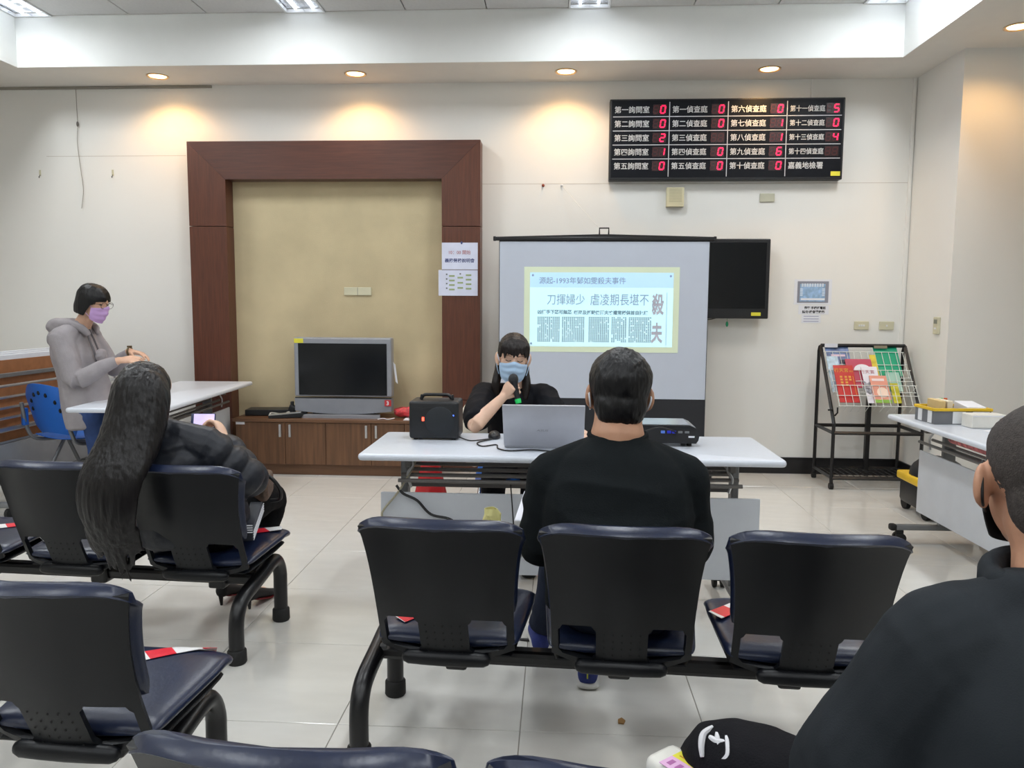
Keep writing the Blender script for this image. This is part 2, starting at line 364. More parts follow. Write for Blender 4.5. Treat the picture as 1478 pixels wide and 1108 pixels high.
B().box((0, -.0055, -.058), (.19, .001, .016)).make('base_print', m_paper, n)
n = notice('paper_notice', 1.948, 2.188, 1.312, 1.384, D, 'white strip notice with two bold black lines below the floor-plan picture', m_paper)
text('肅靜 手機打電話', m_black, n, (.01, -.003, .016), w=.17, h=.024, bold=.03); text('請勿·錄音攝錄影', m_black, n, (0, -.003, -.016), w=.18, h=.024, bold=.03)
n = notice('paper_notice', 1.975, 2.127, 1.242, 1.309, D, 'small pale notice with faint lines under the strip notice', m_paper)
for k in range(3): B().box((0, -.0025, .02 - k * .02), (.12, .001, .006)).make('print_line', M('lilac_ink', (170, 172, 196), .7), n)

# ------------------------------------------------------------------ red number board
lb = thing('number_board', 'black wall board of Chinese room names with red digital numbers', 'display board', (1.305, D, 2.68))
BW, BH, BD = 1.82, .625, .09
B().box((0, -BD / 2, 0), (BW, BD, BH), .006).make('case', m_blackplastic, lb)
B().box((0, -BD - .001, .004), (BW - .03, .002, BH - .03)).make('face', M('board_face', (17, 20, 27), .45, spec=.15), lb)
m_bline = M('board_line', (196, 198, 204), .5); m_bchar = M('board_char', (205, 207, 208), .6)
m_led = M('red_led', (255, 30, 80), .5, emit=2.6, emit_rgb=(255, 20, 66)); m_leddim = M('unlit_led', (70, 22, 26), .5); m_ledwin = M('led_window', (38, 16, 20), .3)
yb = -BD - .003; rows = 5; rh = .1085; colx = [-.895, -.443, 0.012, .466, .895]
ztop = BH / 2 - .028
for r in range(1, 5): B().box((0, yb, ztop - r * rh), (BW - .05, .001, .006)).make('row_line', m_bline, lb)
for cx in colx[1:4]: B().box((cx, yb, 0), (.006, .001, BH - .05)).make('column_line', m_bline, lb)
cells = [['第一詢問室', '第二詢問室', '第三詢問室', '第四詢問室', '第五詢問室'], ['第一偵查庭', '第二偵查庭', '第三偵查庭', '第四偵查庭', '第五偵查庭'],
         ['第六偵查庭', '第七偵查庭', '第八偵查庭', '第九偵查庭', '第十偵查庭'], ['第十一偵查庭', '第十二偵查庭', '第十三偵查庭', '第十四偵查庭', '嘉義地檢署']]
digs = [['0', '0', '2', '1', '0'], ['0', '0', '', '0', '0'], ['0', '1', '1', '6', '0'], ['5', '0', '4', '', None]]
SEG = {'0': 'abcdef', '1': 'bc', '2': 'abged', '4': 'fgbc', '5': 'afgcd', '6': 'afgedc', '': ''}
def segs(b, x, z, which, w=.034, h=.056, th=.0085, y=yb):
    sl = .14
    def bar(x0, z0, x1, z1):
        hh = th / 2
        if abs(z0 - z1) < 1e-6: pl = [(x0, z0 - hh), (x1, z0 - hh), (x1, z0 + hh), (x0, z0 + hh)]
        else: pl = [(x0 - hh, z0), (x0 + hh, z0), (x0 + hh, z1), (x0 - hh, z1)]
        b.prism([(x + px + pz * sl, z + pz) for px, pz in pl], 'y', y - .0015, y)
    g = .003; W, H = w / 2, h / 2
    S_ = {'a': (-W + g, H, W - g, H), 'g': (-W + g, 0, W - g, 0), 'd': (-W + g, -H, W - g, -H), 'f': (-W, g, -W, H - g), 'b': (W, g, W, H - g), 'e': (-W, -H + g, -W, -g), 'c': (W, -H + g, W, -g)}
    for k in which: bar(*S_[k])
for ci in range(4):
    for r in range(5):
        zc = ztop - (r + .5) * rh; s = cells[ci][r]; x0 = colx[ci] + .022; dv = digs[ci][r]
        tw = .272 if ci < 3 else .268
        text(s, m_bchar, lb, (x0 + tw / 2, yb - .001, zc), w=tw, h=.054 if ci < 3 or r == 4 else .048, bold=.012, name='room_name')
        if dv is None: continue
        xr = colx[ci + 1] - .052
        B().box((xr - .024, yb, zc), (.105, .001, .078)).make('number_window', m_ledwin, lb)
        b = B(); segs(b, xr - .055, zc, 'abcdefg', y=yb - .001); un = [k for k in 'abcdefg' if k not in SEG[dv]]
        if un: segs(b, xr, zc, un, y=yb - .001)
        b.make('unlit_digit', m_leddim, lb)
        if dv:
            b = B(); segs(b, xr, zc, SEG[dv], y=yb - .0012); b.make('digit', m_led, lb)
B().box((.855, yb, -.268), (.072, .001, .034)).make('sticker', m_yellowlabel, lb)

# ------------------------------------------------------------------ wall monitor
t = thing('wall_monitor', 'black flat wall television partly behind the projection screen', 'television', (1.27, D, 1.59))
B().bb(-.40, .405, -.13, -.07, -.315, .315, .008).make('case', m_blackplastic, t)
B().bb(-.37, .375, -.132, -.13, -.235, .285).make('glass', m_screenblack, t)
B().bb(-.15, .15, -.07, 0, -.12, .12).make('bracket', m_blackmetal, t)
B().bb(.27, .345, -.1325, -.1305, -.292, -.265).make('sticker', m_yellowlabel, t)
b = B().tube([(.09, -.10, -.315), (.09, -.10, -.34)], .0015, 5); b.ell((.09, -.10, -.36), (.011, .004, .022)); b.make('green_tag', m_green, t, True)
B().tube(spline([(-.1, -.06, -.31), (-.05, -.05, -.325), (0.02, -.05, -.31)], 5), .004, 6).make('cable', m_cable, t, True)

# ------------------------------------------------------------------ projection screen
SY = 6.10
ps = thing('projection_screen', 'portable projection screen with black borders standing before the wall', 'projection screen', (.346, SY, 0))
m_fab = M('screen_fabric', (190, 197, 210), .8, var=.01)
B().bb(-.800, .800, -.004, .004, .12, 1.868).make('black_border', M('screen_border', (30, 32, 38), .7), ps)
B().bb(-.795, .795, -.0065, -.0045, .655, 1.857).make('white_fabric', m_fab, ps)
B().bb(-.835, .835, -.018, .018, 1.865, 1.893, .006).bb(-.845, -.825, -.02, .02, 1.862, 1.896, .003).bb(.825, .845, -.02, .02, 1.862, 1.896, .003).prism([(-.83, 1.893), (.83, 1.893), (.05, 1.912), (-.05, 1.912)], 'y', -.012, .012).make('top_bar', m_blackmetal, ps)
b = B().tube([(-.035, 0, 1.91), (-.035, -.012, 1.958), (.035, -.012, 1.958), (.035, 0, 1.91)], .006, 8); b.make('handle', m_blackmetal, ps)
B().bb(-.86, .86, -.06, .06, .03, .13, .02).make('case', m_blackmetal, ps)
for s in (-1, 1): B().bb(s * .7 - .03, s * .7 + .03, -.20, .20, 0.0, .032, .008).make('foot', m_blackmetal, ps)
B().tube([(0, .05, .12), (0, .12, 1.0), (0, .02, 1.88)], .012, 8).make('support_arm', m_blackmetal, ps)
# projected slide: thin glowing sheets carry the projector's light in their colour
SL = -.346
m_s1 = M('slide_border', (206, 216, 190), .8, emit=.18, emit_rgb=(206, 220, 188), var=.01)
m_s2 = M('slide_page_glow', (206, 238, 246), .8, emit=.38, emit_rgb=(196, 240, 250), var=.01)
m_s3 = M('slide_head', (190, 224, 244), .8, emit=.30, emit_rgb=(176, 222, 246), var=.01)
m_sink = M('slide_text_glow', (136, 158, 182), .8, emit=.24, emit_rgb=(136, 162, 188)); m_sink2 = M('slide_headline_glow', (166, 166, 176), .8, emit=.26, emit_rgb=(166, 168, 180))
m_sink3 = M('slide_small_print', (112, 142, 156), .8, emit=.2, emit_rgb=(116, 150, 166))
sl = thing('projected_slide', 'projected newspaper slide in Chinese on the white screen', 'slide', (.3325, SY - .007, 1.34))
B().bb(-.592, .592, -.0012, 0, -.326, .326).make('slide_border', m_s1, sl)
B().bb(-.546, .546, -.0022, -.0012, -.283, .283).make('slide_page', m_s2, sl)
B().bb(-.546, .546, -.0028, -.0022, .170, .283).make('title_band', m_s3, sl)
text('源起-1993年鄧如雯殺夫事件', m_sink, sl, (-.146, -.004, .222), w=.66, h=.052, bold=.008)
text('刀揮婦少', m_sink, sl, (-.270, -.004, .078), w=.288, h=.082, bold=.0); text('虐凌期長堪不', m_sink, sl, (.140, -.004, .078), w=.445, h=.088, bold=.0)
text('凶行手下忍可無忍', m_sink3, sl, (-.355, -.004, -.018), w=.262, h=.033, bold=.03); text('嚇恐及打毆後酒夫丈遭常稱供首自犯嫌', m_sink3, sl, (.076, -.004, -.021), w=.565, h=.033, bold=.03)
b = B(); rnd = random.Random(3)
for c_ in range(60):
    x = -.482 + c_ * .0146
    if c_ in (12, 25, 26, 38, 47): continue
    for r_ in range(16):
        if rnd.random() < .09: continue
        z = -.060 - r_ * .0122
        b.bb(x - .0048, x + .0048, -.0032, -.0028, z - .0042, z + .0042)
tag(b.make('small_print', m_sink3, sl), kind='stuff')
text('殺', m_sink2, sl, (.432, -.004, .045), w=.092, h=.165, bold=.03); text('夫', m_sink2, sl, (.428, -.004, -.175), w=.088, h=.16, bold=.035)
B().bb(.498, .501, -.0032, -.0026, -.268, .135).make('rule_line', m_sink, sl)
for x, z in ((-.525, .262), (.525, .258), (-.535, -.262)): B().ell((x, -.003, z), (.009, .001, .009), u=10, v=6).make('pin_mark', m_sink, sl)

# ------------------------------------------------------------------ low cabinet, television and the things on it
cb = thing('low_cabinet', 'long low walnut cabinet standing inside the wooden frame', 'cabinet', (-1.755, 6.11, 0))
CW = .815
B().bb(-CW, CW, .012, .375, .086, .432).make('carcass', m_cabw, cb)
B().bb(-CW, CW, .03, .36, 0, .086).make('plinth', m_cabwh, cb)
B().bb(-CW - .02, CW + .002, -.02, .382, .432, .458, .003).make('worktop', m_cabwh, cb)
dx = [-CW, -.41, -.083, .285, .62, CW]
dx = [-CW, -.412, -.083, .286, .552, CW]
for k in range(5):
    d = B().bb(dx[k] + .002, dx[k + 1] - .002, -.006, .011, .090, .428, .0015).make('door', m_cabw, cb)
    if k < 4:
        hx = dx[k + 1] - .04 if k % 2 == 0 else dx[k] + .04
        B().bb(hx - .009, hx + .009, -.018, -.006, .312, .413, .003).make('handle', m_alu, d)
B().bb(-CW + .002, -CW + .075, -.0075, -.006, .408, .428).make('label_sticker', m_paper, cb)
tv = thing('television', 'silver flat television with black screen on the low cabinet', 'television', (-1.732, 6.25, .458))
B().bb(-.40, .40, 0, .10, .165, .645, .012).make('case', m_silver, tv)
B().bb(-.362, .362, -.004, .002, .178 + .0, .598).make('screen', m_screenblack, tv)
B().bb(-.396, .396, -.001, .004, .152, .160).make('gap_line', m_black, tv)
arc = [(-.396, .150), (.396, .150), (.396, .050)] + [(.396 - .792 * q / 14, .050 - .026 * math.sin(PI * q / 14)) for q in range(1, 14)] + [(-.396, .050)]
B().prism(arc, 'y', -.010, .085).make('speaker_panel', M('silver_fabric', (134, 137, 144), .6, metal=.1, bump=.1, bscale=500), tv)
B().prism([(-.32, -.08), (.32, -.08), (.27, .14), (-.27, .14)], 'z', 0, .022).make('stand', m_silver, tv)
B().bb(-.25, .25, .0, .09, .02, .06).make('neck', m_blackplastic, tv)
B().bb(-.395, -.32, -.0015, 0, .60, .636).make('sticker', m_yellowlabel, tv)
B().bb(.345, .398, -.018, -.016, .095, .145).make('red_sticker', M('red_sticker', (190, 44, 52), .5), tv)
text('3', m_paper, tv, (.37, -.0195, .12), h=.034, bold=.03)
text('····', M('badge_ink', (70, 72, 78), .5), tv, (.03, -.0015, .168), w=.04, h=.006, name='badge')
B().sheet(lambda u, v: V(.402 + .02 * u + .02 * v, .05 - .004 * u, .45 - .16 * v - .02 * u), 3, 4, .001).make('hanging_label', m_paper, tv)
t = thing('set_top_box', 'flat black set-top box on the left end of the low cabinet', 'set-top box', (-2.36, 6.33, .458), .12)
B().bb(-.19, .17, -.09, .09, .004, .052, .004).make('case', m_blackplastic, t); B().bb(-.15, .13, -.06, .06, 0, .006).make('feet', m_rubber, t)
t = thing('plug_adapter', 'black plug adapter lying behind white cables on the cabinet', 'adapter', (-2.14, 6.27, .459))
B().box((-.02, 0, .055), (.055, .05, .07), .008, RY(.35)).box((-.02, 0, .095), (.025, .03, .05), .006).box((.06, 0, .018), (.08, .05, .036), .006).make('body', m_blackplastic, t)
t = thing('cable_coil', 'loosely coiled white cable beside the black adapter', 'cable', (-2.27, 6.19, .459))
b = B()
for k in range(3):
    b.tube([(.055 * math.cos(a * PI / 8) * (1 + .1 * k) + .01 * k, .04 * math.sin(a * PI / 8), .010 + .008 * k + .006 * math.sin(a * .8 + k)) for a in range(17)], .0045, 6)
b.tube(spline([(.05, 0, .012), (.10, .02, .04), (.13, .01, .01), (.17, .03, .012), (.2, .05, .03)], 6), .0045, 6); b.make('coil', m_wcable, t, True)
t = thing('desk_device', 'flat silver and black device lying beside the black set-top box', 'device', (-2.19, 6.165, .459), .25)
B().prism([(-.12, .004), (.13, .004), (.15, .022), (.13, .040), (-.12, .022)], 'y', -.045, .045).make('body', m_blackplastic, t)
B().prism([(-.12, .0235), (.13, .0415), (.132, .047), (-.12, .028)], 'y', -.047, .02).make('silver_face', m_alu, t)
t = thing('plastic_bag', 'crumpled red and white plastic bag right of the silver television', 'bag', (-1.15, 6.26, .459))
m_rwbag = M('red_white_bag', (196, 60, 66), .35, var=.9, vscale=22)
def bagfn(u, v):
    a = 2 * PI * u; r = .11 * math.sin(PI * min(max(v, .02), .98)) ** .6; p = V(r * 1.5 * math.cos(a), r * .6 * math.sin(a), .09 * (1 - math.cos(PI * v)) / 2)
    return p + V(0, 0, .02) * noise.noise(p * 18) * math.sin(PI * v) + V(.02, .01, 0) * noise.noise(p * 25 + V(3, 1, 2))
B().sheet(bagfn, 24, 12, .002).make('bag', m_rwbag, t)
t = tag(B().box((0, 0, .003), (.22, .12, .005)).make('paper_sheet', m_paper), 'white sheet of paper on the cabinet under the flat black case', 'paper'); t.location = (-1.10, 6.16, .4585)
t = thing('black_case', 'flat black case lying on white paper behind the speaker box', 'case', (-1.05, 6.2, .464), .1)
B().box((0, 0, .014), (.26, .10, .026), .01).make('body', m_blackplastic, t); B().box((0, 0, .0145), (.262, .102, .003)).make('zip', m_darksteel, t)
t = tag(B().tube(spline([(-.06, -.02, .004), (-.02, .0, .008), (.02, -.015, .004), (.07, .01, .01)], 5), .004, 6).make('tissue_scrap', m_paper, None, True), 'small twisted white tissue scrap on the cabinet top', 'tissue'); t.location = (-1.36, 6.14, .4585)

# ------------------------------------------------------------------ folding tables
def flip_table(label, loc, rz, L=1.8, inset=.15):
    t = thing('folding_table', label, 'table', loc, rz, 'grey flip-top tables'); h = L / 2
    b = B(); b.box((0, 0, .725), (L, .6, .030), .0)
    ve = [e for e in b.bm.edges if abs(e.verts[0].co.z - e.verts[1].co.z) > .01]
    bmesh.ops.bevel(b.bm, geom=ve, offset=.022, segments=4, profile=.5, affect='EDGES')
    he = [e for e in b.bm.edges if abs(e.verts[0].co.z - e.verts[1].co.z) < .001 and len(e.link_faces) == 2 and e.calc_face_angle(0) > 1]
    bmesh.ops.bevel(b.bm, geom=he, offset=.0125, segments=3, profile=.5, affect='EDGES')
    b.make('tabletop', m_tabletop, t, True)
    px = h - inset
    for s in (-1, 1):
        B().bb(s * px - .016, s * px + .016, -.035, .035, .09, .71, .006).make('post', m_steel, t)
        B().bb(s * px - .014 - s * .04, s * px + .014 - s * .04, -.16, .18, .655, .712, .004).make('bracket', m_darksteel, t)
        B().tube(spline([(s * px - s * .04, -.12, .70), (s * px - s * .055, -.12, .66), (s * px - s * .035, -.13, .62), (s * px - s * .05, -.13, .56)], 5), .006, 8).make('latch', m_alu, t, True)
        ft = B().bb(s * px - .022, s * px + .022, -.29, .29, .075, .108, .012).make('foot', m_steel, t)
        for q in (-1, 1):
            B().bb(s * px - .024, s * px + .024, q * .295 - .02, q * .295 + .02, .072, .111, .012).make('end_cap', m_rubber, ft)
            b = B()
            for w in (-1, 1): b.cyl((s * px + w * .020 - .009, q * .255, .030), (s * px + w * .020 + .009, q * .255, .030), .030, seg=18)
            b.box((s * px, q * .255, .055), (.026, .045, .045), .008); b.make('castor', m_rubber, ft, True)
    for k in range(5): B().cyl((-px, -.17 + k * .075, .600 + .010 * k), (px, -.17 + k * .075, .600 + .010 * k), .009, seg=8).make('shelf_bar', m_darksteel, t, True)
    B().bb(-px, px, -.010, .016, .535, .562, .004).make('cross_rail', m_darksteel, t)
    B().bb(-h + .06, h - .06, -.125, -.112, .165, .535, .004).make('modesty_panel', m_modesty, t)
    for s in (-1, 1): B().bb(s * px - .02, s * px + .02, -.112, -.03, .46, .49).make('panel_arm', m_darksteel, t)
    return t
flip_table('pale grey table with loudspeaker, laptop and projector on it', (.055, 3.55, 0), 0.0)
flip_table('pale grey table in front of the standing person in the grey hoodie', (-2.722, 5.40, 0), math.radians(94), 1.7, .21)
flip_table('pale grey table with the yellow-rimmed tray near the magazine rack', (2.285, 3.88, 0), math.radians(-89))
# stored tables with tilted tops along the left wall
m_ply = M('brown_underside', (158, 106, 68), .7, var=.12, vscale=20)
def stored(x, label, y0=4.55, y1=6.28):
    t = thing('stored_table', label, 'table', (x, (y0 + y1) / 2, 0), 0, 'folded tables stored along the wall'); l = (y1 - y0) / 2
    B().bb(-.045, -.015, -l, l, .42, 1.02, .010).make('tabletop', m_tabletop, t, True)
    B().bb(-.0145, -.011, -l + .02, l - .02, .44, .985).make('underside', m_ply, t)
    for yy in (-l + .16, l - .16):
        p = B().bb(-.02, .012, yy - .03, yy + .03, .09, .90, .004).make('post', m_steel, t)
        f = B().bb(-.25, .25, yy - .022, yy + .022, .07, .105, .01).make('foot', m_steel, t)
        for q in (-1, 1): B().cyl((q * .22 - .01, yy, .032), (q * .22 + .01, yy, .032), .032, seg=14).make('castor', m_rubber, f, True)
    B().bb(.006, .03, -l + .05, l - .05, .872, .90, .004).make('top_rail', m_steel, t)
    zz = [.820, .745, .675, .607]
    for z in zz: B().cyl((.055, -l + .06, z), (.055, l - .02, z), .0095, seg=8).make('shelf_bar', m_alu, t, True)
    B().tube([(.01, l - .02, .82), (.055, l - .02, .82), (.055, l - .01, .58), (.01, l - .01, .58)], .009, 8).make('end_bar', m_alu, t, True)
    B().bb(.03, .06, -l + .05, l - .05, .515, .545, .006).make('lower_rail', m_alu, t)
    B().bb(.02, .03, -l + .06, l - .06, .17, .43, .004).make('modesty_panel', M('shaded_grey_panel', (150, 154, 160), .45), t)  # darker copy of the panel grey, with shade put into the colour
stored(-3.70, 'folded table with metal shelf bars stored behind the blue chair')
stored(-3.84, 'second folded table nested against the one with visible bars', 4.6, 6.36)
stored(-3.98, 'innermost folded table of the nested stack along the wall', 4.7, 6.42)

# ------------------------------------------------------------------ helpers turning a photo pixel into a point on a known surface
def ray(px, py): return R_ * (px - 739.0) + U_ * (554.0 - py) + W_ * CAM_F
def on_plane(px, py, p0, n):
    d = ray(px, py); o = V(0, 0, CAM_H); n = Vector(n); return o + d * ((Vector(p0) - o).dot(n) / d.dot(n))
def at_z(px, py, z): return on_plane(px, py, (0, 0, z), (0, 0, 1))
def at_y(px, py, y): return on_plane(px, py, (0, y, 0), (0, 1, 0))

# ------------------------------------------------------------------ beam seating
PITCH = .510; BROT = -.055
def wv(v): return max(0.0, min(1.0, v))
def back_pt(u, v, off=0.0):
    """u -1..1 across, v 0 top .. 1 bottom of the back shell, off = forward offset"""
    w = .201 + .032 * (1 - wv(v)) ** 3.2
    zt = .765 - .010 * abs(u) ** 5; zb = .325 + .036 * u * u
    z = zt + (zb - zt) * v
    y = -.360 + .165 * wv(v) ** .9 - .018 * math.sin(PI * wv(v)) + .062 * u * u * (.35 + .65 * (1 - v)) + off
    return V(u * w, y, z)
def build_back_shell():
    b = B()
    us = [-1, -.97, -.90, -.84, -.70, -.55, -.42, -.36, -.28, -.14, 0, .14, .28, .36, .42, .55, .70, .84, .90, .97, 1]
    vs = [0, .03, .1, .2, .3, .4, .5, .58, .62, .66, .70, .78, .85, .905, .945, .97, 1]
    def warp(u, v): return v + .10 * (u * u - .2) * math.sin(PI * wv((v - .4) / .6))
    i0, i1 = us.index(.36), us.index(.90); j0, j1 = vs.index(.66), vs.index(.945)
    g = {}
    for i, u in enumerate(us):
        for j, v in enumerate(vs):
            uu, vv = u, v
            au = abs(u)
            if au in (.36, .90) and v in (.66, .945):   # round the window corners
                uu = (au + (.035 if au == .36 else -.035)) * (1 if u > 0 else -1); vv = v + (.025 if v == .66 else -.02)
            g[i, j] = b.bm.verts.new(back_pt(uu, warp(uu, vv)))
    fs = []
    for i in range(len(us) - 1):
        for j in range(len(vs) - 1):
            um = abs(us[i] + us[i + 1]) / 2; vm = (vs[j] + vs[j + 1]) / 2
            if .36 < um < .90 and .66 < vm < .945: continue
            fs.append(b.bm.faces.new((g[i, j], g[i + 1, j], g[i + 1, j + 1], g[i, j + 1])))
    bmesh.ops.recalc_face_normals(b.bm, faces=fs)
    bmesh.ops.solidify(b.bm, geom=fs, thickness=.014)
    return b.mesh('back_shell')
def pillow(fn, n=14, m=28, e=.55):
    """closed cushion: fn(s)->(centre, half width vec, half thickness vec)"""
    b = B(); rs = []
    for k in range(n + 1):
        s = k / n; sc = max(.02, math.sin(PI * min(max(s, 0), 1)) ** .28) if k in (0, 1, n - 1, n) else 1.0
        c, hw, ht = fn(s); r = []
        for q in range(m):
            a = 2 * PI * q / m; ca, sa = math.cos(a), math.sin(a)
            r.append(c(math.copysign(abs(ca) ** e, ca) * (.965 if k in (0, n) else .99 if k in (1, n - 1) else 1), math.copysign(abs(sa) ** .8, sa) * (.25 if k in (0, n) else .8 if k in (1, n - 1) else 1)))
        rs.append(r)
    b.rings(rs); return b
def back_pad():
    def fn(s):
        v = -.055 + s * .74
        th = .024
        def c(a, t):
            if v < 0.03: off = .014 + t * .030
            else: off = .034 + t * th
            p = back_pt(a * 1.035, v, 0); p.z -= .028 * abs(a) ** 6 * max(0, 1 - max(v, 0) / .12); hump = 0
            return V(p.x, p.y + off + (0 if v > .05 else 0), p.z + (.004 if v < 0 else 0) + 0 * hump)
        return c, None, None
    return pillow(fn, 16, 32).mesh('back_pad')
def seat_z(y): return .402 + .028 * wv((y + .19) / .3) - .05 * max(0, (y - .14) / .08) ** 2
def seat_pad():
    def fn(s):
        y = -.185 + s * .405
        w = .212 + .024 * wv(s * 1.6); 
        if s > .8: w *= math.sqrt(max(.05, 1 - ((s - .8) / .26) ** 2))
        def c(a, t): return V(a * w, y, seat_z(y) - .026 + t * .026 + (.010 * a * a if s < .8 else .004 * a * a))
        return c, None, None
    return pillow(fn, 22, 32).mesh('seat_pad')
def seat_under():
    def fn(s):
        y = -.175 + s * .375; w = .195 + .02 * wv(s * 1.6)
        if s > .8: w *= math.sqrt(max(.05, 1 - ((s - .8) / .26) ** 2))
        def c(a, t): return V(a * w, y, seat_z(y) - .062 + t * .014)
        return c, None, None
    return pillow(fn, 14, 24).mesh('seat_base')
ME_SHELL, ME_PAD, ME_SEAT, ME_UNDER = build_back_shell(), back_pad(), seat_pad(), seat_under()
for me in (ME_PAD, ME_SEAT, ME_UNDER): shade(me, 60)
shade(ME_SHELL, 50)
b = B()
for i in range(5):
    for j in range(5):
        p = back_pt((i - 2) * .125, .70 + j * .056, -.0012 - .014 * 0); b.cyl(p + V(0, -.0006, 0), p + V(0, -.0016, 0), .0028, seg=6)
ME_DOTS = b.mesh('perforation')
b = B(); b.rings([[V(x, -.203 + .020 * math.cos(a) * f, .338 + .021 * math.sin(a) * f) for a in [2 * PI * q / 14 for q in range(14)]] for x, f in ((-.132, .3), (-.126, .7), (-.112, 1), (-.06, 1.1), (0, 1.15), (.06, 1.1), (.112, 1), (.126, .7), (.132, .3))]); ME_LIP = b.mesh('bottom_lip'); shade(ME_LIP, 60)
b = B(); b.bb(-.10, .10, -.17, .05, .315, .35, .012).bb(-.035, .035, -.05, .05, .225, .32, .01); ME_BRK = b.mesh('mount_bracket')
leg_pts = spline([(0, -.21, .03), (0, -.21, .14), (0, -.19, .20), (0, -.14, .235), (0, 0, .262), (0, .12, .285), (0, .175, .275), (0, .208, .22), (0, .21, .15), (0, .21, .03)], 5)
ME_LEG = B().tube(leg_pts, .029, 16).mesh('leg'); shade(ME_LEG, 60)
ME_FOOT = B().lathe([(.033, 0.0), (.037, .006), (.036, .05), (.031, .056)], seg=18).mesh('rubber_foot'); shade(ME_FOOT)
m_dot = M('perforation_black', (10, 10, 11), .8)
# red and white warning tape
m_tape = bpy.data.materials.new('red_white_tape'); m_tape.use_nodes = True
nt = m_tape.node_tree; tc = nt.nodes.new('ShaderNodeTexCoord'); wvn = nt.nodes.new('ShaderNodeTexWave'); wvn.wave_type = 'BANDS'; wvn.bands_direction = 'DIAGONAL'; wvn.inputs['Scale'].default_value = 3.4
rp = nt.nodes.new('ShaderNodeValToRGB'); rp.color_ramp.interpolation = 'CONSTANT'; rp.color_ramp.elements[0].color = (.75, .03, .05, 1); rp.color_ramp.elements[1].position = .5; rp.color_ramp.elements[1].color = (.82, .82, .82, 1)
nt.links.new(tc.outputs['Object'], wvn.inputs['Vector']); nt.links.new(wvn.outputs['Fac'], rp.inputs['Fac']); nt.links.new(rp.outputs[0], nt.nodes['Principled BSDF'].inputs['Base Color'])
nt.nodes['Principled BSDF'].inputs['Roughness'].default_value = .3
def tape(parent, cx, p0, p1, w=.05):
    """strip over the seat from local (x,y) p0 to p1"""
    d = (Vector(p1) - Vector(p0)); nrm = Vector((-d.y, d.x)).normalized() * w / 2
    def fn(u, v):
        p = Vector(p0) + d * u + nrm * (2 * v - 1); a = p.x / .236
        return V(cx + p.x, p.y, seat_z(p.y) + .0035 + .008 * a * a)
    o = B().sheet(fn, 14, 3, .0012).make('warning_tape', m_tape, parent); o['label'] = 'red and white striped tape across the seat'; return o
def bench(label, origin, n, legs, tapes=()):
    t = thing('beam_bench', label, 'bench', (origin[0], origin[1], 0), BROT, 'rows of navy beam seats')
    B().box(((n - 1) * PITCH / 2 * (1 if legs[0] < 0 else 1) if False else (legs[0] + legs[1]) / 2, 0, .262), (abs(legs[1] - legs[0]), .062, .05), .016).make('beam', m_blackmetal, t)
    for x in legs:
        l = link('leg', ME_LEG, m_blackmetal, t); l.location = (x, 0, 0)
        for y in (-.21, .21): f = link('rubber_foot', ME_FOOT, m_rubber, l); f.location = (0, y, 0)
    for k in range(n):
        x = k * PITCH
        s = link('back_shell', ME_SHELL, m_shell, t); s.location = (x, 0, 0); link('perforation', ME_DOTS, m_dot, s)['kind'] = 'stuff'; link('bottom_lip', ME_LIP, m_shell, s)
        for nm, me, mt in (('back_pad', ME_PAD, m_navy), ('seat_pad', ME_SEAT, m_navy), ('seat_base', ME_UNDER, m_shell), ('mount_bracket', ME_BRK, m_blackmetal)):
            link(nm, me, mt, t).location = (x, 0, 0)
    for k, p0, p1 in tapes: tape(t, k * PITCH, p0, p1)
    return t
B1 = bench('navy beam bench on which the person in the black shirt sits', (-.305, 2.41), 3, (-.265, 2 * PITCH + .265), [(0, (-.16, -.12), (-.02, .05)), (2, (-.22, .0), (-.05, .16))])
B2 = bench('navy beam bench on which the person in the puffer jacket sits', (-1.36 - 2 * PITCH, 3.05 + 2 * PITCH * .055), 3, (-.2, 2 * PITCH + .16), [(2, (.21, .12), (-.05, .02)), (0, (.2, .1), (.0, .02)), (1, (-.2, -.1), (-.05, .1))])
B3 = bench('unoccupied navy beam bench with red and white tape across its end seat', (-1.115 - 1 * PITCH, 1.87 + 1 * PITCH * .055), 2, (-.2, PITCH + .15), [(1, (-.05, .06), (.17, .19))])
B4 = bench('navy beam bench with the white packet lying on its middle seat', (-.350, 1.30), 3, (-.265, 2 * PITCH + .265), [(0, (-.12, .19), (.10, .02)), (0, (.20, .10), (.10, -.05))])

# ------------------------------------------------------------------ things on the front table
TZ = .7402
t = thing('portable_speaker', 'black portable loudspeaker box with a carry handle on the grey table', 'speaker', (-.573, 3.70, TZ))
B().box((0, 0, .095), (.236, .17, .178), .014, seg=3).make('case', m_blackplastic, t, True)
B().tube(spline([(-.075, .0, .182), (-.06, 0, .203), (-.03, 0, .206), (.03, 0, .206), (.06, 0, .203), (.075, 0, .182)], 4), .008, 8).make('handle', m_blackplastic, t, True)
for x in (-.066, .082): B().lathe([(.006, 0), (.007, .012), (.005, .026), (.001, .028)], c=(x, -.03, .183), seg=12).make('knob', m_blackplastic, t, True)
B().prism([(-.10, .155), (-.02, .155), (-.012, .150), (-.05, .142), (-.098, .140)], 'y', -.0865, -.0845).make('grip_recess', m_black, t)
b = B().lathe([(.066, 0), (.070, .003), (.066, .005), (.0, .0045)], c=(.028, -.0845, .09), rot=RX(PI / 2), seg=36); b.make('grille', M('speaker_mesh', (20, 26, 32), .55), t, True)
B().box((-.05, -.0875, .10), (.010, .002, .018)).make('power_light', M('red_led_glow', (255, 90, 70), .4, emit=4, emit_rgb=(255, 70, 50)), t)
B().box((.092, -.0868, .118), (.006, .002, .006)).make('blue_light', M('blue_led_glow', (70, 110, 255), .4, emit=4, emit_rgb=(60, 100, 255)), t)
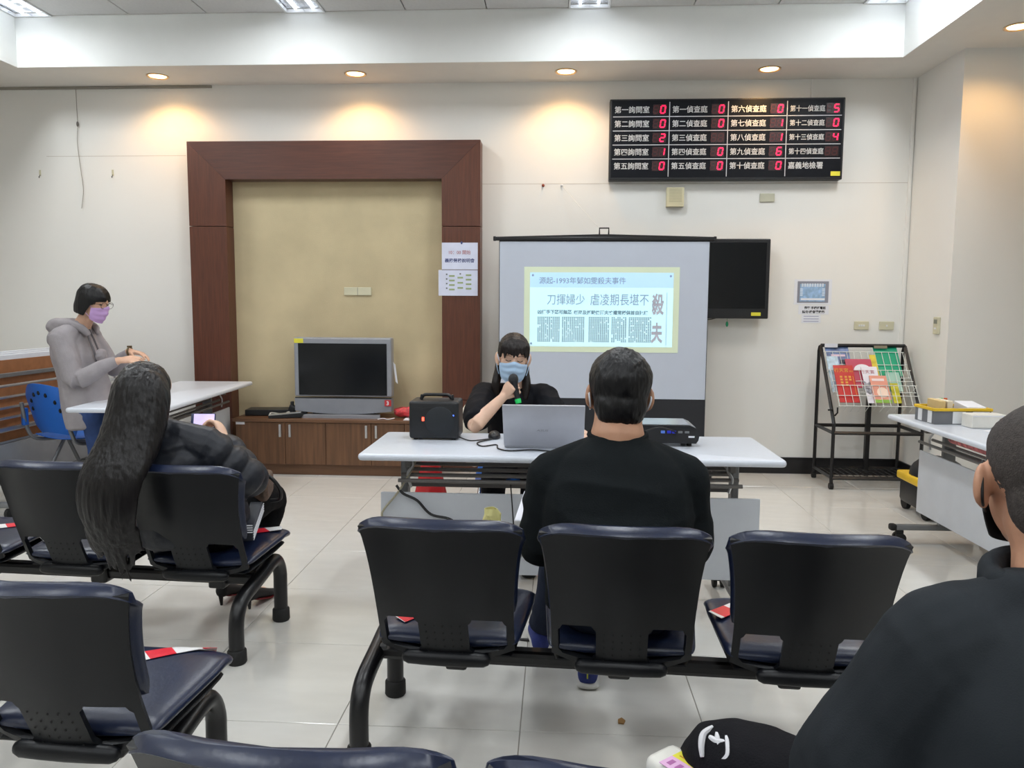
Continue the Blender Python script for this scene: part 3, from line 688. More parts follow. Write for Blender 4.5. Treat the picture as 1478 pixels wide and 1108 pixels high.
for x, y in ((-.09, -.06), (.09, -.06), (-.09, .06), (.09, .06)): B().cyl((x, y, 0), (x, y, .008), .01, seg=10).make('foot', m_rubber, t)
t = thing('laptop', 'open silver laptop seen from behind its lid on the grey table', 'laptop', (-.055, 3.45, TZ))
B().box((0, .12, .010), (.352, .235, .017), .004).make('base', M('laptop_silver', (190, 192, 200), .35, metal=.25), t)
B().box((0, .125, .0192), (.30, .10, .0012)).make('keyboard', m_black, t)
lid = B().box((0, 0, .118), (.354, .008, .236), .003).make('lid', M('laptop_silver', (190, 192, 200), .35, metal=.25), t); lid.location = (0, 0, .012); lid.rotation_euler = (math.radians(33), 0, 0)
B().box((0, .0045, .122), (.325, .001, .19)).make('display', M('laptop_display', (190, 210, 225), .3, emit=.6), lid)
text('ASUS', M('logo_grey', (140, 142, 148), .3, metal=.5), lid, (-.005, -.0047, .095), w=.052, h=.011, shear=.2, name='logo')
t = thing('computer_mouse', 'black computer mouse on the grey table beside the laptop', 'mouse', (-.295, 3.70, TZ))
B().ell((0, 0, .010), (.030, .05, .026)).make('body', m_blackplastic, t, True); B().cyl((-.003, -.03, .03), (.003, -.03, .03), .008, seg=10).make('wheel', m_darksteel, t)
pj = thing('projector', 'black video projector with a grey top on the grey table', 'projector', (.50, 3.65, TZ))
b = B(); b.prism([(-.145, .016), (.130, .016), (.140, .03), (.146, .06), (.130, .085), (.10, .097), (-.12, .097), (-.145, .088)], 'y', -.11, .11); b.make('case', m_blackplastic, pj)
B().prism([(-.13, .0975), (.10, .0975), (.125, .0875), (.128, .0885), (.102, .0995), (-.13, .0995)], 'y', -.095, .105).make('top_cover', M('projector_top', (148, 152, 160), .22, metal=.2), pj)
B().bb(-.12, .125, -.1115, -.1105, .03, .082).make('port_panel', m_black, pj)
for k, (x, c_) in enumerate(((-.02, (90, 130, 220)), (.008, (40, 50, 190)), (.03, (40, 50, 190)))): B().bb(x - .009, x + .009, -.116, -.111, .062, .074, .001).make('port', M('port_blue%d' % k, c_, .4), pj)
for x in (.058, .088): B().bb(x - .010, x + .010, -.1135, -.111, .063, .073, .001).make('port', m_steel, pj)
B().bb(.095, .122, -.1125, -.1112, .043, .051).make('label_sticker', m_paper, pj)
for x in (-.11, .105): B().cyl((x, -.07, 0), (x, -.07, .018), .012, seg=10).make('foot', m_rubber, pj); B().cyl((x, .08, 0), (x, .08, .018), .012, seg=10).make('foot', m_rubber, pj)
B().lathe([(.03, 0), (.034, .012), (.03, .016), (0, .012)], c=(.02, .109, .055), rot=RX(-PI / 2), seg=20).make('lens', m_screenblack, pj, True)
def cable(name, pts, r, mat, label):
    return tag(B().tube(spline(pts, 8), r, 7).make(name, mat, None, True), label, 'cable')
cable('cable', [(-.46, 3.66, .75), (-.40, 3.60, .744), (-.33, 3.64, .744), (-.29, 3.66, .744)], .003, m_cable, 'black cable running from the loudspeaker box to the mouse')
cable('cable', [(-.30, 3.645, .745), (-.36, 3.55, .744), (-.33, 3.46, .744), (-.27, 3.50, .744), (-.255, 3.41, .744), (-.20, 3.36, .744), (-.10, 3.385, .745), (0, 3.355, .744), (.12, 3.36, .744)], .0032, m_cable, 'black looped cable lying in front of the laptop lid')
cable('cable', [(.54, 3.535, .805), (.50, 3.47, .83), (.44, 3.45, .84), (.36, 3.47, .80), (.33, 3.40, .745), (.2, 3.37, .744)], .0034, m_cable, 'black video cable curving out of the projector ports')
cable('power_cord', [tuple(at_y(572, 700, 3.41)), tuple(at_y(582, 712, 3.405)), tuple(at_y(602, 722, 3.405)), tuple(at_y(622, 742, 3.405)), tuple(at_y(655, 753, 3.40)), (-.42, 3.36, .3), (-.4, 3.2, .01), (-.1, 3.1, .008)], .006, m_cable, 'black power cord hanging over the front panel of the table')
cable('beige_cable', [tuple(at_y(601, 663, 3.5)), tuple(at_y(590, 685, 3.42)), tuple(at_y(573, 712, 3.405)), tuple(at_y(554, 735, 3.40)), tuple(at_y(551, 750, 3.40)), (-.78, 3.40, .2), (-.75, 3.42, .008)], .005, m_cablegrey, 'beige cable hanging at the left end of the table front panel')
cable('cable', [tuple(at_y(752, 766, 3.38)), tuple(at_y(738, 800, 3.38)), tuple(at_y(742, 775, 3.39)), (-.2, 3.41, .6)], .003, m_cable, 'thin black cable hanging before the front panel beside the notebook')

# traffic cone, yellow bag, packet, scrap
t = thing('traffic_cone', 'red cone standing on the floor behind the grey table', 'cone', (-.72, 4.42, 0))
B().lathe([(.165, .025), (.15, .03), (.035, .55), (.03, .56), (.02, .56)], seg=28).make('cone', m_red, t, True); B().bb(-.18, .18, -.18, .18, 0, .028, .01).make('base', m_red, t)
t = thing('yellow_bag', 'crumpled pale yellow bag standing on the navy seat before the panel', 'bag', (-.205, 2.50, .431))
def ybag(u, v):
    a = 2 * PI * u; r = .055 * (1 - .75 * v ** 1.5) + .004; p = V(r * 1.2 * math.cos(a), r * .7 * math.sin(a), .285 * v)
    return p + V(1, .6, .3) * .012 * noise.noise(p * 40)
B().sheet(ybag, 22, 14, .001).make('bag', M('yellow_bag_plastic', (226, 220, 150), .4), t)
pk = thing('tissue_packet', 'white plastic packet with yellow and pink label on the navy seat', 'packet', (.275, 1.46, .434), math.radians(-50))
def pkf():
    b = B(); b.box((0, 0, .025), (.19, .088, .044), .018, seg=4); return b
pkf().make('pack', M('white_wrap', (226, 224, 216), .3, bump=.2, bscale=30), pk, True)
B().bb(-.055, .045, -.002, .036, .0475, .0485).make('yellow_label', m_yellowlabel, pk); B().bb(-.055, .045, -.040, -.002, .0475, .0485).make('pink_label', M('pink_sticker', (222, 176, 214), .6), pk)
for k in range(3): B().bb(-.045, .035, .028 - k * .010, .031 - k * .010, .0486, .049).make('print_line', M('orange_print', (196, 130, 30), .6), pk)
for k in range(4): B().bb(-.045 + k * .02, -.035 + k * .02, -.03, -.012, .0486, .049).make('print_mark', M('plum_print', (170, 100, 160), .6), pk)
B().bb(-.06, .05, .039, .043, .0476, .0482).make('print_strip', m_ink_grey, pk)
t = thing('leaflet', 'colourful lilac leaflet under the white packet', 'leaflet', (.165, 1.43, .4305), math.radians(-35))
B().box((0, 0, .0012), (.13, .09, .002)).make('sheet', M('lilac_paper', (206, 202, 236), .6), t); B().box((.01, 0, .0026), (.05, .04, .0006)).make('green_print', M('teal_print', (40, 110, 110), .6), t); B().ell((.0, -.028, .0024), (.012, .012, .0008), u=12, v=6).make('red_print', m_red, t)
p = at_z(897, 1041, .001)
t = tag(B().prism([(-.012, -.014), (.006, -.018), (.013, .002), (.002, .020), (-.011, .008)], 'z', 0, .004).make('brown_scrap', M('brown_scrap', (150, 112, 62), .7)), 'tiny brown scrap lying on the floor tiles', 'scrap'); t.location = (p.x, p.y, .001)

# ------------------------------------------------------------------ magazine rack in the corner
rk = thing('magazine_rack', 'black wheeled metal rack with slanted top and white wire baskets', 'rack', (2.405, 6.17, 0))
x0, x1, yf, yb_, = -.325, .325, -.20, .205
def bar(name, pts, r=.011, mat=m_blackmetal, parent=rk, seg=4): return B().tube(pts, r * 1.25 if seg == 4 else r, seg).make(name, mat, parent)
for x in (x0, x1):
    bar('rear_post', [(x, yb_, .05), (x, yb_, 1.03), (x, yb_ - .02, 1.065)])
    bar('front_post', [(x, yf, .05), (x, yf, .50), (x, yf + .03, .55), (x, yb_ - .03, 1.07)])
    bar('side_rail', [(x, yf, .43), (x, yb_, .43)]); bar('side_rail', [(x, yf, .085), (x, yb_, .085)])
    for y in (yf, yb_):
        c = B().cyl((x - .014, y, .024), (x + .014, y, .024), .024, seg=16).box((x, y, .045), (.02, .03, .03), .004).make('castor', m_rubber, rk, True)
    B().tube([(x, yf + .04, .60), (x - .035, yf + .03, .60)], .007, 8).make('peg', m_rubber, rk)
    bar('hook', [(x + .012, yf + .02, .56), (x + .022, yf - .005, .585), (x + .02, yf - .005, .625)], .006)
bar('top_rail', [(x0, yb_ - .03, 1.07), (x1, yb_ - .03, 1.07)]); bar('rail', [(x0, yf, .43), (x1, yf, .43)]); bar('rail', [(x0, yb_, .43), (x1, yb_, .43)])
bar('rail', [(x0, yf, .085), (x1, yf, .085)]); bar('rail', [(x0, yb_, .085), (x1, yb_, .085)])
b = B()
for k in range(1, 13): b.tube([(x0 + .65 * k / 13, yf, .085), (x0 + .65 * k / 13, yb_, .085)], .003, 5)
for k in range(1, 6): b.tube([(x0, yf + .405 * k / 6, .085), (x1, yf + .405 * k / 6, .085)], .003, 5)
b.make('bottom_grid', m_blackmetal, rk)
B().bb(.05, .085, yb_ - .055, yb_ - .015, .03, .85, .005).make('column', m_blackmetal, rk)
B().bb(-.30, -.20, yb_ - .05, yb_ - .046, 1.055, 1.085).make('white_label', m_paper, rk); B().bb(.08, .18, yb_ - .05, yb_ - .046, 1.05, 1.072).make('brass_label', M('dull_brass', (140, 134, 112), .5), rk)
# slanted basket plane (world)
SP = V(0, 5.97, .52); SD = V(0, .405, .55).normalized(); SN = V(0, -SD.z, SD.y)
m_wire = M('white_wire', (222, 226, 222), .4)
def basket(ya, za, hh, out):
    """wire pocket whose foot is at world y=ya, z=za, hh tall, leaning with the plane"""
    b = B(); o = V(0, ya - 6.17, za); dn = SN * out
    for k in range(12):
        x = x0 + .03 + k * (.59 / 11); b.tube([o + V(x, 0, 0), o + V(x, 0, 0) + dn, o + V(x, 0, 0) + dn + SD * hh], .0022, 5)
    for q in (0, .5, 1.0): b.tube([o + V(x0 + .02, 0, 0) + dn + SD * hh * q, o + V(x1 - .02, 0, 0) + dn + SD * hh * q], .0028, 5)
    for x in (x0 + .02, x1 - .02): b.tube([o + V(x, 0, 0) + dn + SD * hh, o + V(x, 0, 0) + SD * hh], .0028, 5)
    b.make('wire_basket', m_wire, rk, True)
def slope_s(py, off=0.0): return (on_plane(1250, py, SP + SN * off, SN) - SP).dot(SD)
for pyb, pyt, out in ((586, 556, .085), (566, 534, .048), (545, 508, .018)):
    sb = slope_s(pyb, out); pp = SP + SD * sb; basket(pp.y, pp.z, slope_s(pyt, out) - sb, out)
def book(name, label, pa, pb, off, mat, cat='magazine', th=.006):
    """cover spanning photo pixels pa (top-left) to pb (bottom-right) on the slanted plane"""
    p0 = SP + SN * off
    a = on_plane(pa[0], pa[1], p0, SN); c = on_plane(pb[0], pb[1], p0, SN); w = c.x - a.x; h = (a - c).dot(SD); mid = (a + c) / 2
    t = thing(name, label, cat, mid, 0, 'printed matter in the rack'); rotm = Matrix(((1, 0, 0), (0, -SN.y, SD.y), (0, -SN.z, SD.z)))
    t.rotation_euler = rotm.to_euler()          # local x right, y into the rack, z up the slope
    B().box((0, 0, 0), (w, th, h), .001, seg=1).make('cover', mat, t); t['w'] = w; t['h'] = h
    return t, w, h
t, w, h = book('booklet', 'red booklet with gold Chinese title in the front basket', (1202, 527), (1241.5, 581), .072, M('red_cover', (186, 28, 34), .4))
text('行天宮', M('gold_print', (216, 158, 60), .5), t, (-.02, -.005, h * .36), w=.105, h=.036, bold=.01); text('通訊', M('gold_print', (216, 158, 60), .5), t, (w * .36, -.005, h * .33), w=.03, h=.014)
for k, (xx, n_) in enumerate(((-.03, 4), (.005, 4), (.035, 2))):
    for q in range(n_): B().box((xx, -.004, h * (.18 - q * .075)), (.018, .001, .016)).make('title_mark', M('gold_print', (216, 158, 60), .5), t)
B().box((w * .4, -.004, -h * .05), (.003, .001, h * .5)).make('side_line', M('gold_print', (216, 158, 60), .5), t)
t, w, h = book('booklet', 'white booklet with a red Chinese title beside the red one', (1242, 529), (1277, 582), .060, M('white_cover', (226, 226, 236), .5))
text('行天宮', M('dull_red_print', (170, 80, 90), .5), t, (-.02, -.005, h * .35), w=.105, h=.032)
B().sheet(lambda u, v: V(-.07 + .05 * u + .008 * math.sin(9 * v), -.0042, .02 - .1 * v + .01 * math.sin(7 * u)), 6, 8, .0006).make('ink_drawing', M('ink_drawing', (150, 152, 162), .6, var=.5, vscale=60), t)
t, w, h = book('booklet', 'salmon pink booklet with green lower edge in the front basket', (1254, 542), (1288, 582), .078, M('salmon_cover', (222, 152, 132), .5))
B().box((0, -.004, -h * .44), (w, .001, h * .12)).make('green_band', M('grass_green', (130, 176, 70), .5), t); B().ell((.01, -.004, -h * .12), (.042, .001, .045), u=16, v=6).make('oval_picture', M('cream_print', (240, 214, 196), .5), t); B().box((-.005, -.004, h * .34), (.09, .001, .022)).make('title_mark', M('pale_pink_print', (236, 216, 216), .5), t)
t, w, h = book('leaflet', 'yellow and green leaflet behind the salmon pink booklet', (1284, 553), (1302, 582), .056, M('yellow_green_cover', (196, 190, 50), .5, var=.4, vscale=20), 'leaflet')
t, w, h = book('magazine', 'dark pink magazine with white arc behind the red booklet', (1219, 518), (1266, 560), .036, M('dark_pink_cover', (184, 70, 96), .5))
B().prism([(.055 * math.cos(a * PI / 12) * 1.2 + .02, .055 * math.sin(a * PI / 12) + h * .1) for a in range(13)], 'y', -.0045, -.0035).make('white_arc', m_paper, t)
t, w, h = book('magazine', 'pale blue magazine with drawings at the left of the rack', (1192, 514), (1219, 566), .032, M('pale_blue_cover', (176, 200, 216), .5, var=.3, vscale=25))
t, w, h = book('magazine', 'blue photo magazine in the upper left corner of the rack', (1190, 499), (1232, 540), .010, M('blue_photo_cover', (100, 124, 168), .4, var=.5, vscale=14))
B().box((.0, -.004, h * .15), (w * .6, .001, .018)).make('title_mark', M('pinkish_print', (214, 190, 206), .5), t); B().box((w * .25, -.004, -h * .2), (w * .45, .001, h * .4)).make('dark_picture', M('dark_navy_print', (40, 46, 66), .5), t)
t, w, h = book('magazine', 'yellow magazine standing behind the pink one in the rack', (1254, 512), (1274, 560), .028, M('yellow_cover', (216, 196, 66), .5, var=.25, vscale=18))
t, w, h = book('folder', 'green plastic folder in the upper right of the rack', (1259, 499), (1304, 543), .008, M('green_cover', (20, 160, 122), .35), 'folder')
t, w, h = book('folder', 'translucent pale green folder below the green one', (1277, 537), (1304, 565), .030, M('pale_teal_cover', (164, 204, 190), .3), 'folder')

# ------------------------------------------------------------------ things on and around the right-hand table
tr = thing('desk_tray', 'grey and white desk organiser tray with yellow rim on the table', 'tray', (2.20, 4.47, TZ), math.radians(4))
b = B(); b.bb(-.155, .155, -.10, .10, 0, .006)
for x in (-.155, .149): b.bb(x, x + .006, -.10, .10, .006, .075)
for y in (-.10, .094): b.bb(-.149, .149, y, y + .006, .006, .075)
b.make('box', M('tray_grey', (110, 112, 116), .5), tr)
for x, w_ in ((-.02, .07), (.10, .09)): B().bb(x - w_ / 2, x + w_ / 2, -.1025, -.10, .004, .07).make('white_side', m_white, tr)
for y in (-.055, .045): B().bb(-.1575, -.155, y - .02, y + .02, .004, .07).make('white_side', m_white, tr)
b = B()
for y in (-.106, .094): b.bb(-.162, .162, y, y + .012, .072, .088, .003)
for x in (-.162, .150): b.bb(x, x + .012, -.094, .094, .072, .088, .003)
b.make('rim', m_yellow, tr); B().bb(.01, .016, -.094, .094, .006, .075).make('divider', m_yellow, tr)
for k, (x, c_, l_) in enumerate(((-.09, (222, 196, 140), 'cream card stack standing in the desk tray'), (-.05, (226, 214, 190), 'pale paper slips standing in the desk tray'))):
    t = tag(B().box((0, 0, 0), (.03, .15, .115), .002).make('card_stack', M('card%d' % k, c_, .7), None), l_, 'cards'); t.location = (2.20 + x, 4.47, TZ + .066)
t = tag(B().box((0, 0, 0), (.10, .15, .075), .004, RX(.12)).make('paper_wad', m_paper), 'thick wad of white paper in the yellow-rimmed tray', 'paper'); t.location = (2.285, 4.46, TZ + .066)
for x, m_, l_ in ((-.005, M('bright_green', (40, 190, 90), .4), 'green marker pen leaning in the desk tray'), (.02, M('orange', (226, 100, 40), .4), 'orange marker pen leaning in the desk tray')):
    t = thing('marker_pen', l_, 'pen', (2.20 + x - .02, 4.55, TZ + .008)); B().cyl((0, 0, 0), (0, .005, .09), .008).make('barrel', m_white, t, True); B().cyl((0, .005, .09), (0, .007, .115), .010).make('cap', m_, t, True)
t = thing('tissue_box', 'white paper-wrapped box standing in front of the desk tray', 'box', (2.275, 4.285, TZ), math.radians(3)); B().box((0, 0, .036), (.185, .10, .072), .005).make('pack', M('white_wrap2', (224, 222, 214), .5, bump=.3, bscale=25), t); B().bb(-.09, .09, -.052, -.0505, .062, .066).make('fold', m_paper, t)
t = thing('paper_pile', 'pile of white forms with blue edges on the right table', 'papers', (2.46, 4.45, TZ), .3)
for k in range(4): B().box((.01 * (k % 2), .008 * k, .003 + k * .005), (.20, .14, .004), .0, RZ(.12 * k)).make('sheet', m_paper if k % 2 == 0 else M('blue_form', (120, 130, 200), .6), t)
t = thing('pen', 'red pen lying on the right table', 'pen', (2.40, 4.22, TZ + .006)); B().cyl((-.05, 0, 0), (.05, .02, 0), .0055).make('barrel', M('dark_red_pen', (150, 24, 36), .4), t, True); B().cyl((.05, .02, 0), (.075, .025, 0), .0045, .001).make('tip', m_steel, t, True)
for x, y, r, l_ in ((2.33, 4.03, .2, 'loose white sheet of paper before the wrapped box'), (2.38, 3.80, -.1, 'second loose white sheet near the table edge')):
    t = tag(B().box((0, 0, 0), (.21, .297, .001)).make('paper_sheet', m_paper), l_, 'paper'); t.location = (x, y, TZ + .001); t.rotation_euler = (0, 0, r)
t = thing('cloth_bag', 'red and white flowered bag on the shelf under the right table', 'bag', (2.28, 4.10, .632))
B().box((0, 0, .032), (.26, .62, .062), .02, seg=3).make('body', M('red_white_print', (196, 110, 112), .6, var=.75, vscale=28), t, True); B().tube(spline([(-.13, -.1, .04), (-.16, -.05, .055), (-.16, .05, .055), (-.13, .1, .04)], 5), .008, 8).make('strap', M('pink_strap', (190, 90, 100), .6), t, True)
t = thing('wheeled_toolbox', 'black and yellow wheeled box on the floor behind the right table', 'toolbox', (2.53, 5.28, 0))
B().box((0, 0, .14), (.34, .38, .18), .03).make('body', m_blackplastic, t, True); B().box((-.004, 0, .235), (.36, .40, .055), .012).make('yellow_band', m_yellow, t, True); B().ell((0, 0, .265), (.17, .19, .13)).make('lid', m_blackplastic, t, True)
for x in (-.13, .13):
    for y in (-.15, .15): B().cyl((x - .015, y, .05), (x + .015, y, .05), .05, seg=18).make('wheel', m_rubber, t, True)

# ------------------------------------------------------------------ plastic chairs
def plastic_chair(label, loc, rz, frame_mat, group='blue plastic chairs'):
    t = thing('plastic_chair', label, 'chair', loc, rz, group)
    def seat(u, v):
        x = (u - .5) * .44; y = -.20 + .42 * v; return V(x * (1 - .12 * (v - .5) ** 2), y, .44 + .018 * (x / .22) ** 2 + .02 * (1 - v) ** 3 - .03 * max(0, v - .8) / .2)
    B().sheet(seat, 14, 12, .006).make('seat', m_blue, t, True)
    def back(u, v):
        a = (u - .5) * 2; w = .215 * (1 - .28 * max(0, (v - .7) / .3) ** 2) * (1 - .22 * max(0, (.25 - v) / .25) ** 2)
        return V(a * w, -.225 - .10 * v + .045 * a * a, .50 + .34 * v - .02 * a * a)
    bk = B().sheet(back, 16, 14, .006).make('backrest', m_blue, t, True)
    for a, v in ((-.55, .66), (-.28, .78), (0, .82), (.28, .78), (.55, .66), (-.64, .5), (.64, .5)):
        p = back(a / 2 + .5, v); B().ell(p, (.011, .010, .016), u=10, v=8).make('hole', m_dot, bk, True)
    for s in (-1, 1):
        B().tube(spline([(s * .21, -.29, .70), (s * .225, -.25, .52), (s * .215, -.19, .44), (s * .20, 0, .425), (s * .20, .17, .42)], 5), .013, 10).make('side_tube', frame_mat, t, True)
        B().tube([(s * .20, .02, .42), (s * .215, .21, .0)], .013, 10).make('leg', frame_mat, t, True); B().tube([(s * .20, .0, .42), (s * .215, -.24, .0)], .013, 10).make('leg', frame_mat, t, True)
        B().box((s * .225, -.262, .60), (.03, .04, .12), .008).make('sleeve', m_blue, t)
    B().tube([(-.2, .02, .405), (.2, .02, .405)], .010, 8).make('cross_bar', frame_mat, t, True)
    return t
plastic_chair('blue plastic chair with grey metal frame behind the standing person', (-3.30, 5.25, 0), math.radians(-22), m_steel)
plastic_chair('blue plastic chair on which the person with the microphone sits', (-.22, 4.36, 0), PI, m_chrome)
t = thing('cloth_bag', 'cream cloth bag hanging on the chair of the person with microphone', 'bag', (-.475, 4.50, .44))
B().ell((0, 0, .19), (.10, .07, .20)).make('body', M('cream_cloth', (222, 214, 196), .8, bump=.3, bscale=20), t, True)
B().tube(spline([(-.02, -.06, .18), (0.02, -.085, .12), (.045, -.08, .10), (.03, -.08, .07)], 5), .006, 6).make('strap_ring', m_alu, t, True)
ch = thing('metal_chair', 'chair with a bright chrome tube frame behind the right table', 'chair', (2.98, 4.55, 0), PI / 2, None)
for s in (-1, 1): B().tube(spline([(s * .23, .22, 0), (s * .23, .22, .38), (s * .23, .17, .43), (s * .23, -.15, .44), (s * .23, -.21, .50), (s * .23, -.24, .80), (s * .20, -.25, .86)], 5), .013, 10).make('side_tube', m_chrome, ch, True); B().tube([(s * .23, -.15, .43), (s * .23, -.24, 0)], .012, 10).make('leg', m_chrome, ch, True)
B().tube([(-.20, -.25, .86), (.20, -.25, .86)], .013, 10).make('top_tube', m_chrome, ch, True)
B().box((0, .02, .46), (.42, .40, .05), .02).make('seat', m_navy, ch, True); B().box((0, -.225, .68), (.42, .04, .26), .018, RX(-.1)).make('backrest', m_navy, ch, True)

# ------------------------------------------------------------------ people
TMP = bpy.data.scenes.new('workbench')      # scratch scene for fusing shapes; removed at the end
def frame_from(fwd, up=(0, 0, 1)):
    """columns: person's right, forward, up"""
    f = Vector(fwd).normalized(); u = Vector(up); r = f.cross(u).normalized(); u = r.cross(f)
    return Matrix(((r.x, f.x, u.x), (r.y, f.y, u.y), (r.z, f.z, u.z)))
def etube(b, pts, lat=None, seg=20, n=5, cap=.6):
    """pts: list of (pos, a, b): a = half width along lat, b = half depth; rounded ends, smooth in between"""
    P = [Vector(p[0]) for p in pts]; A = [p[1] for p in pts]; Bq = [p[2] for p in pts]
    C_ = [V(a, q, 0) for a, q in zip(A, Bq)]
    if len(P) > 2: Ps, Cs = spline(P, n), spline(C_, n)
    else: Ps = [P[0].lerp(P[1], k / n) for k in range(n + 1)]; Cs = [C_[0].lerp(C_[1], k / n) for k in range(n + 1)]
    N = len(Ps); rs = []; T = [(Ps[min(i + 1, N - 1)] - Ps[max(i - 1, 0)]).normalized() for i in range(N)]
    if lat is None:
        lat = T[0].cross(V(0, 0, 1)) if abs(T[0].z) < .9 else V(1, 0, 0)
    lx = Vector(lat)
    def ring(p, t, a, q):
        nonlocal lx
        lx2 = (lx - t * lx.dot(t)).normalized(); ly = t.cross(lx2)
        return [p + lx2 * (math.cos(2 * PI * k / seg) * a) + ly * (math.sin(2 * PI * k / seg) * q) for k in range(seg)]
    for i in range(N):
        a, q = Cs[i].x, Cs[i].y
        if i == 0:
            m = min(a, q) * cap
            for th in (88, 60, 30): s_, c_ = math.sin(math.radians(th)), math.cos(math.radians(th)); rs.append(ring(Ps[0] - T[0] * m * s_, T[0], a * c_, q * c_))
        rs.append(ring(Ps[i], T[i], a, q))
        if lat is None or True: pass
        if i == N - 1:
            m = min(a, q) * cap
            for th in (30, 60, 88): s_, c_ = math.sin(math.radians(th)), math.cos(math.radians(th)); rs.append(ring(Ps[i] + T[i] * m * s_, T[i], a * c_, q * c_))
    b.rings(rs); return b
def limb(b, pts, seg=16, n=5, cap=1.0): return etube(b, [(p, r, r) for p, r in pts], None, seg, n, cap)
def fuse(b, name, mat, parent, voxel=.006, smooth=6, disp=None, sf=.5):
    """union of all shapes as ONE continuous surface"""
    me = b.mesh(name + '_raw'); o = bpy.data.objects.new(name, me); TMP.collection.objects.link(o)
    r = o.modifiers.new('r', 'REMESH'); r.mode = 'VOXEL'; r.voxel_size = voxel
    if smooth: s = o.modifiers.new('s', 'SMOOTH'); s.factor = sf; s.iterations = smooth
    vl = TMP.view_layers[0]; vl.update(); m2 = bpy.data.meshes.new_from_object(o.evaluated_get(vl.depsgraph)); m2.name = name
    bpy.data.objects.remove(o); bpy.data.meshes.remove(me)
    if disp is not None:
        n_ = len(m2.vertices); co = np.zeros(n_ * 3, dtype=np.float32); no = np.zeros(n_ * 3, dtype=np.float32)
        m2.vertices.foreach_get('co', co); m2.vertex_normals.foreach_get('vector', no)
        dv = np.array([disp(Vector(c_)) for c_ in co.reshape(-1, 3)], dtype=np.float32)
        m2.vertices.foreach_set('co', co + no * np.repeat(dv, 3))
    m2.materials.clear(); m2.materials.append(mat)
    m2.polygons.foreach_set('use_smooth', [True] * len(m2.polygons)); m2.update()
    o = bpy.data.objects.new(name, m2); COL.objects.link(o)
    if parent is not None: o.parent = parent; o.matrix_parent_inverse = Matrix.Translation(-parent.location)
    return o
def wrinkle(amp=.004, sc=9.0, st=(1, 1, 1), amp2=.0015, seed=0.0):
    s = V(seed, seed * 1.7, -seed)
    def f(p):
        q = V(p.x * st[0], p.y * st[1], p.z * st[2]) * sc + s
        return amp * (1 - 2 * abs(noise.noise(q))) - amp * .5 + amp2 * noise.noise(q * 3.1)
    return f
def strands(amp=.004, sc=70, zs=.1, seed=0):
    def f(p): return amp * noise.noise(V(p.x * sc, p.y * sc, p.z * sc * zs) + V(seed, 0, 0)) + amp * .6 * noise.noise(V(p.x * sc * 2.3, p.y * sc * 2.3, p.z * sc * zs))
    return f
def head_shapes(b, c, Rm, k=1.0, neck_to=None, neck_r=.052, ears=True):
    c = Vector(c); E = lambda p, r, rot=None: b.ell(c + Rm @ (Vector(p) * k), Vector(r) * k, Rm @ rot if rot is not None else Rm, u=24, v=16)
    E((0, -.014, .030), (.077, .096, .086)); E((0, .022, -.030), (.065, .074, .082)); E((0, .040, -.080), (.044, .046, .036)); E((0, .012, .04), (.070, .085, .065))
    etube(b, [(c + Rm @ (V(0, .088, .012) * k), .008 * k, .008 * k), (c + Rm @ (V(0, .104, -.020) * k), .014 * k, .012 * k)], Rm @ V(1, 0, 0), 10)
    E((0, .082, -.055), (.026, .016, .012))
    if ears:
        for s in (-1, 1): E((s * .085, -.012, -.010), (.009, .022, .034), RZ(s * .55)); E((s * .079, -.002, -.036), (.008, .013, .014)); E((s * .076, .002, -.008), (.012, .016, .024))
    if neck_to is not None:
        limb(b, [(c + Rm @ (V(0, -.022, -.05) * k), neck_r), (Vector(neck_to).lerp(c, .35), neck_r), (neck_to, neck_r * 1.15)])
def hand_shapes(b, w, d, back, side, curl=(.4, .5, .4), spread=.10, thumb=(.65, .72, -.2), k=1.0, tcurl=.3):
    """w wrist, d finger direction, back = back-of-hand normal, side = +1 thumb toward back x d"""
    X = Vector(d).normalized(); Z = Vector(back); Z = (Z - X * Z.dot(X)).normalized(); Y = Z.cross(X); w = Vector(w)
    L = lambda x, y, z: w + (X * x + Y * y + Z * z) * k
    etube(b, [(L(-.02, 0, 0), .026 * k, .019 * k), (L(.02, 0, 0), .030 * k, .017 * k), (L(.055, 0, .001), .040 * k, .015 * k), (L(.085, 0, 0), .038 * k, .012 * k)], Y, 16)
    for i, (ln, yy) in enumerate(((.072, .030), (.080, .0102), (.074, -.0098), (.058, -.029))):
        p = V(.082 - .006 * abs(i - 1), side * yy, .0); a = 0.0; sp = side * (1.5 - i) * spread * .6; pts = [(L(*p), .0088 * k)]
        for q, f in enumerate((.45, .32, .23)):
            a += curl[q]; p = p + V(math.cos(a) * math.cos(sp), math.sin(sp) * math.cos(a), -math.sin(a)) * ln * f; pts.append((L(*p), (.0084, .0078, .0070)[q] * k))
        limb(b, pts, 10, 4)
    t0 = V(.018, side * .026, -.006); td = V(thumb[0], side * thumb[1], thumb[2]).normalized(); p1 = t0 + td * .042; td2 = (td + V(tcurl, -side * tcurl * .6, -tcurl * .4)).normalized(); p2 = p1 + td2 * .030
    limb(b, [(L(*t0), .0135 * k), (L(*p1), .0105 * k), (L(*p2), .0085 * k)], 10, 4)
def skin_mat(name, rgb): 
    m = M(name, rgb, .5, var=.05, vscale=18, bump=.04, bscale=200); m.node_tree.nodes['Principled BSDF'].inputs['Subsurface Weight'].default_value = .06; m.node_tree.nodes['Principled BSDF'].inputs['Subsurface Radius'].default_value = (.02, .008, .004); return m
def hair_mat(name, rgb, rough=.42):
    return M(name, rgb, rough, var=.35, vscale=120, stretch=(1, 1, .06), bump=.22, bscale=160, spec=.35)
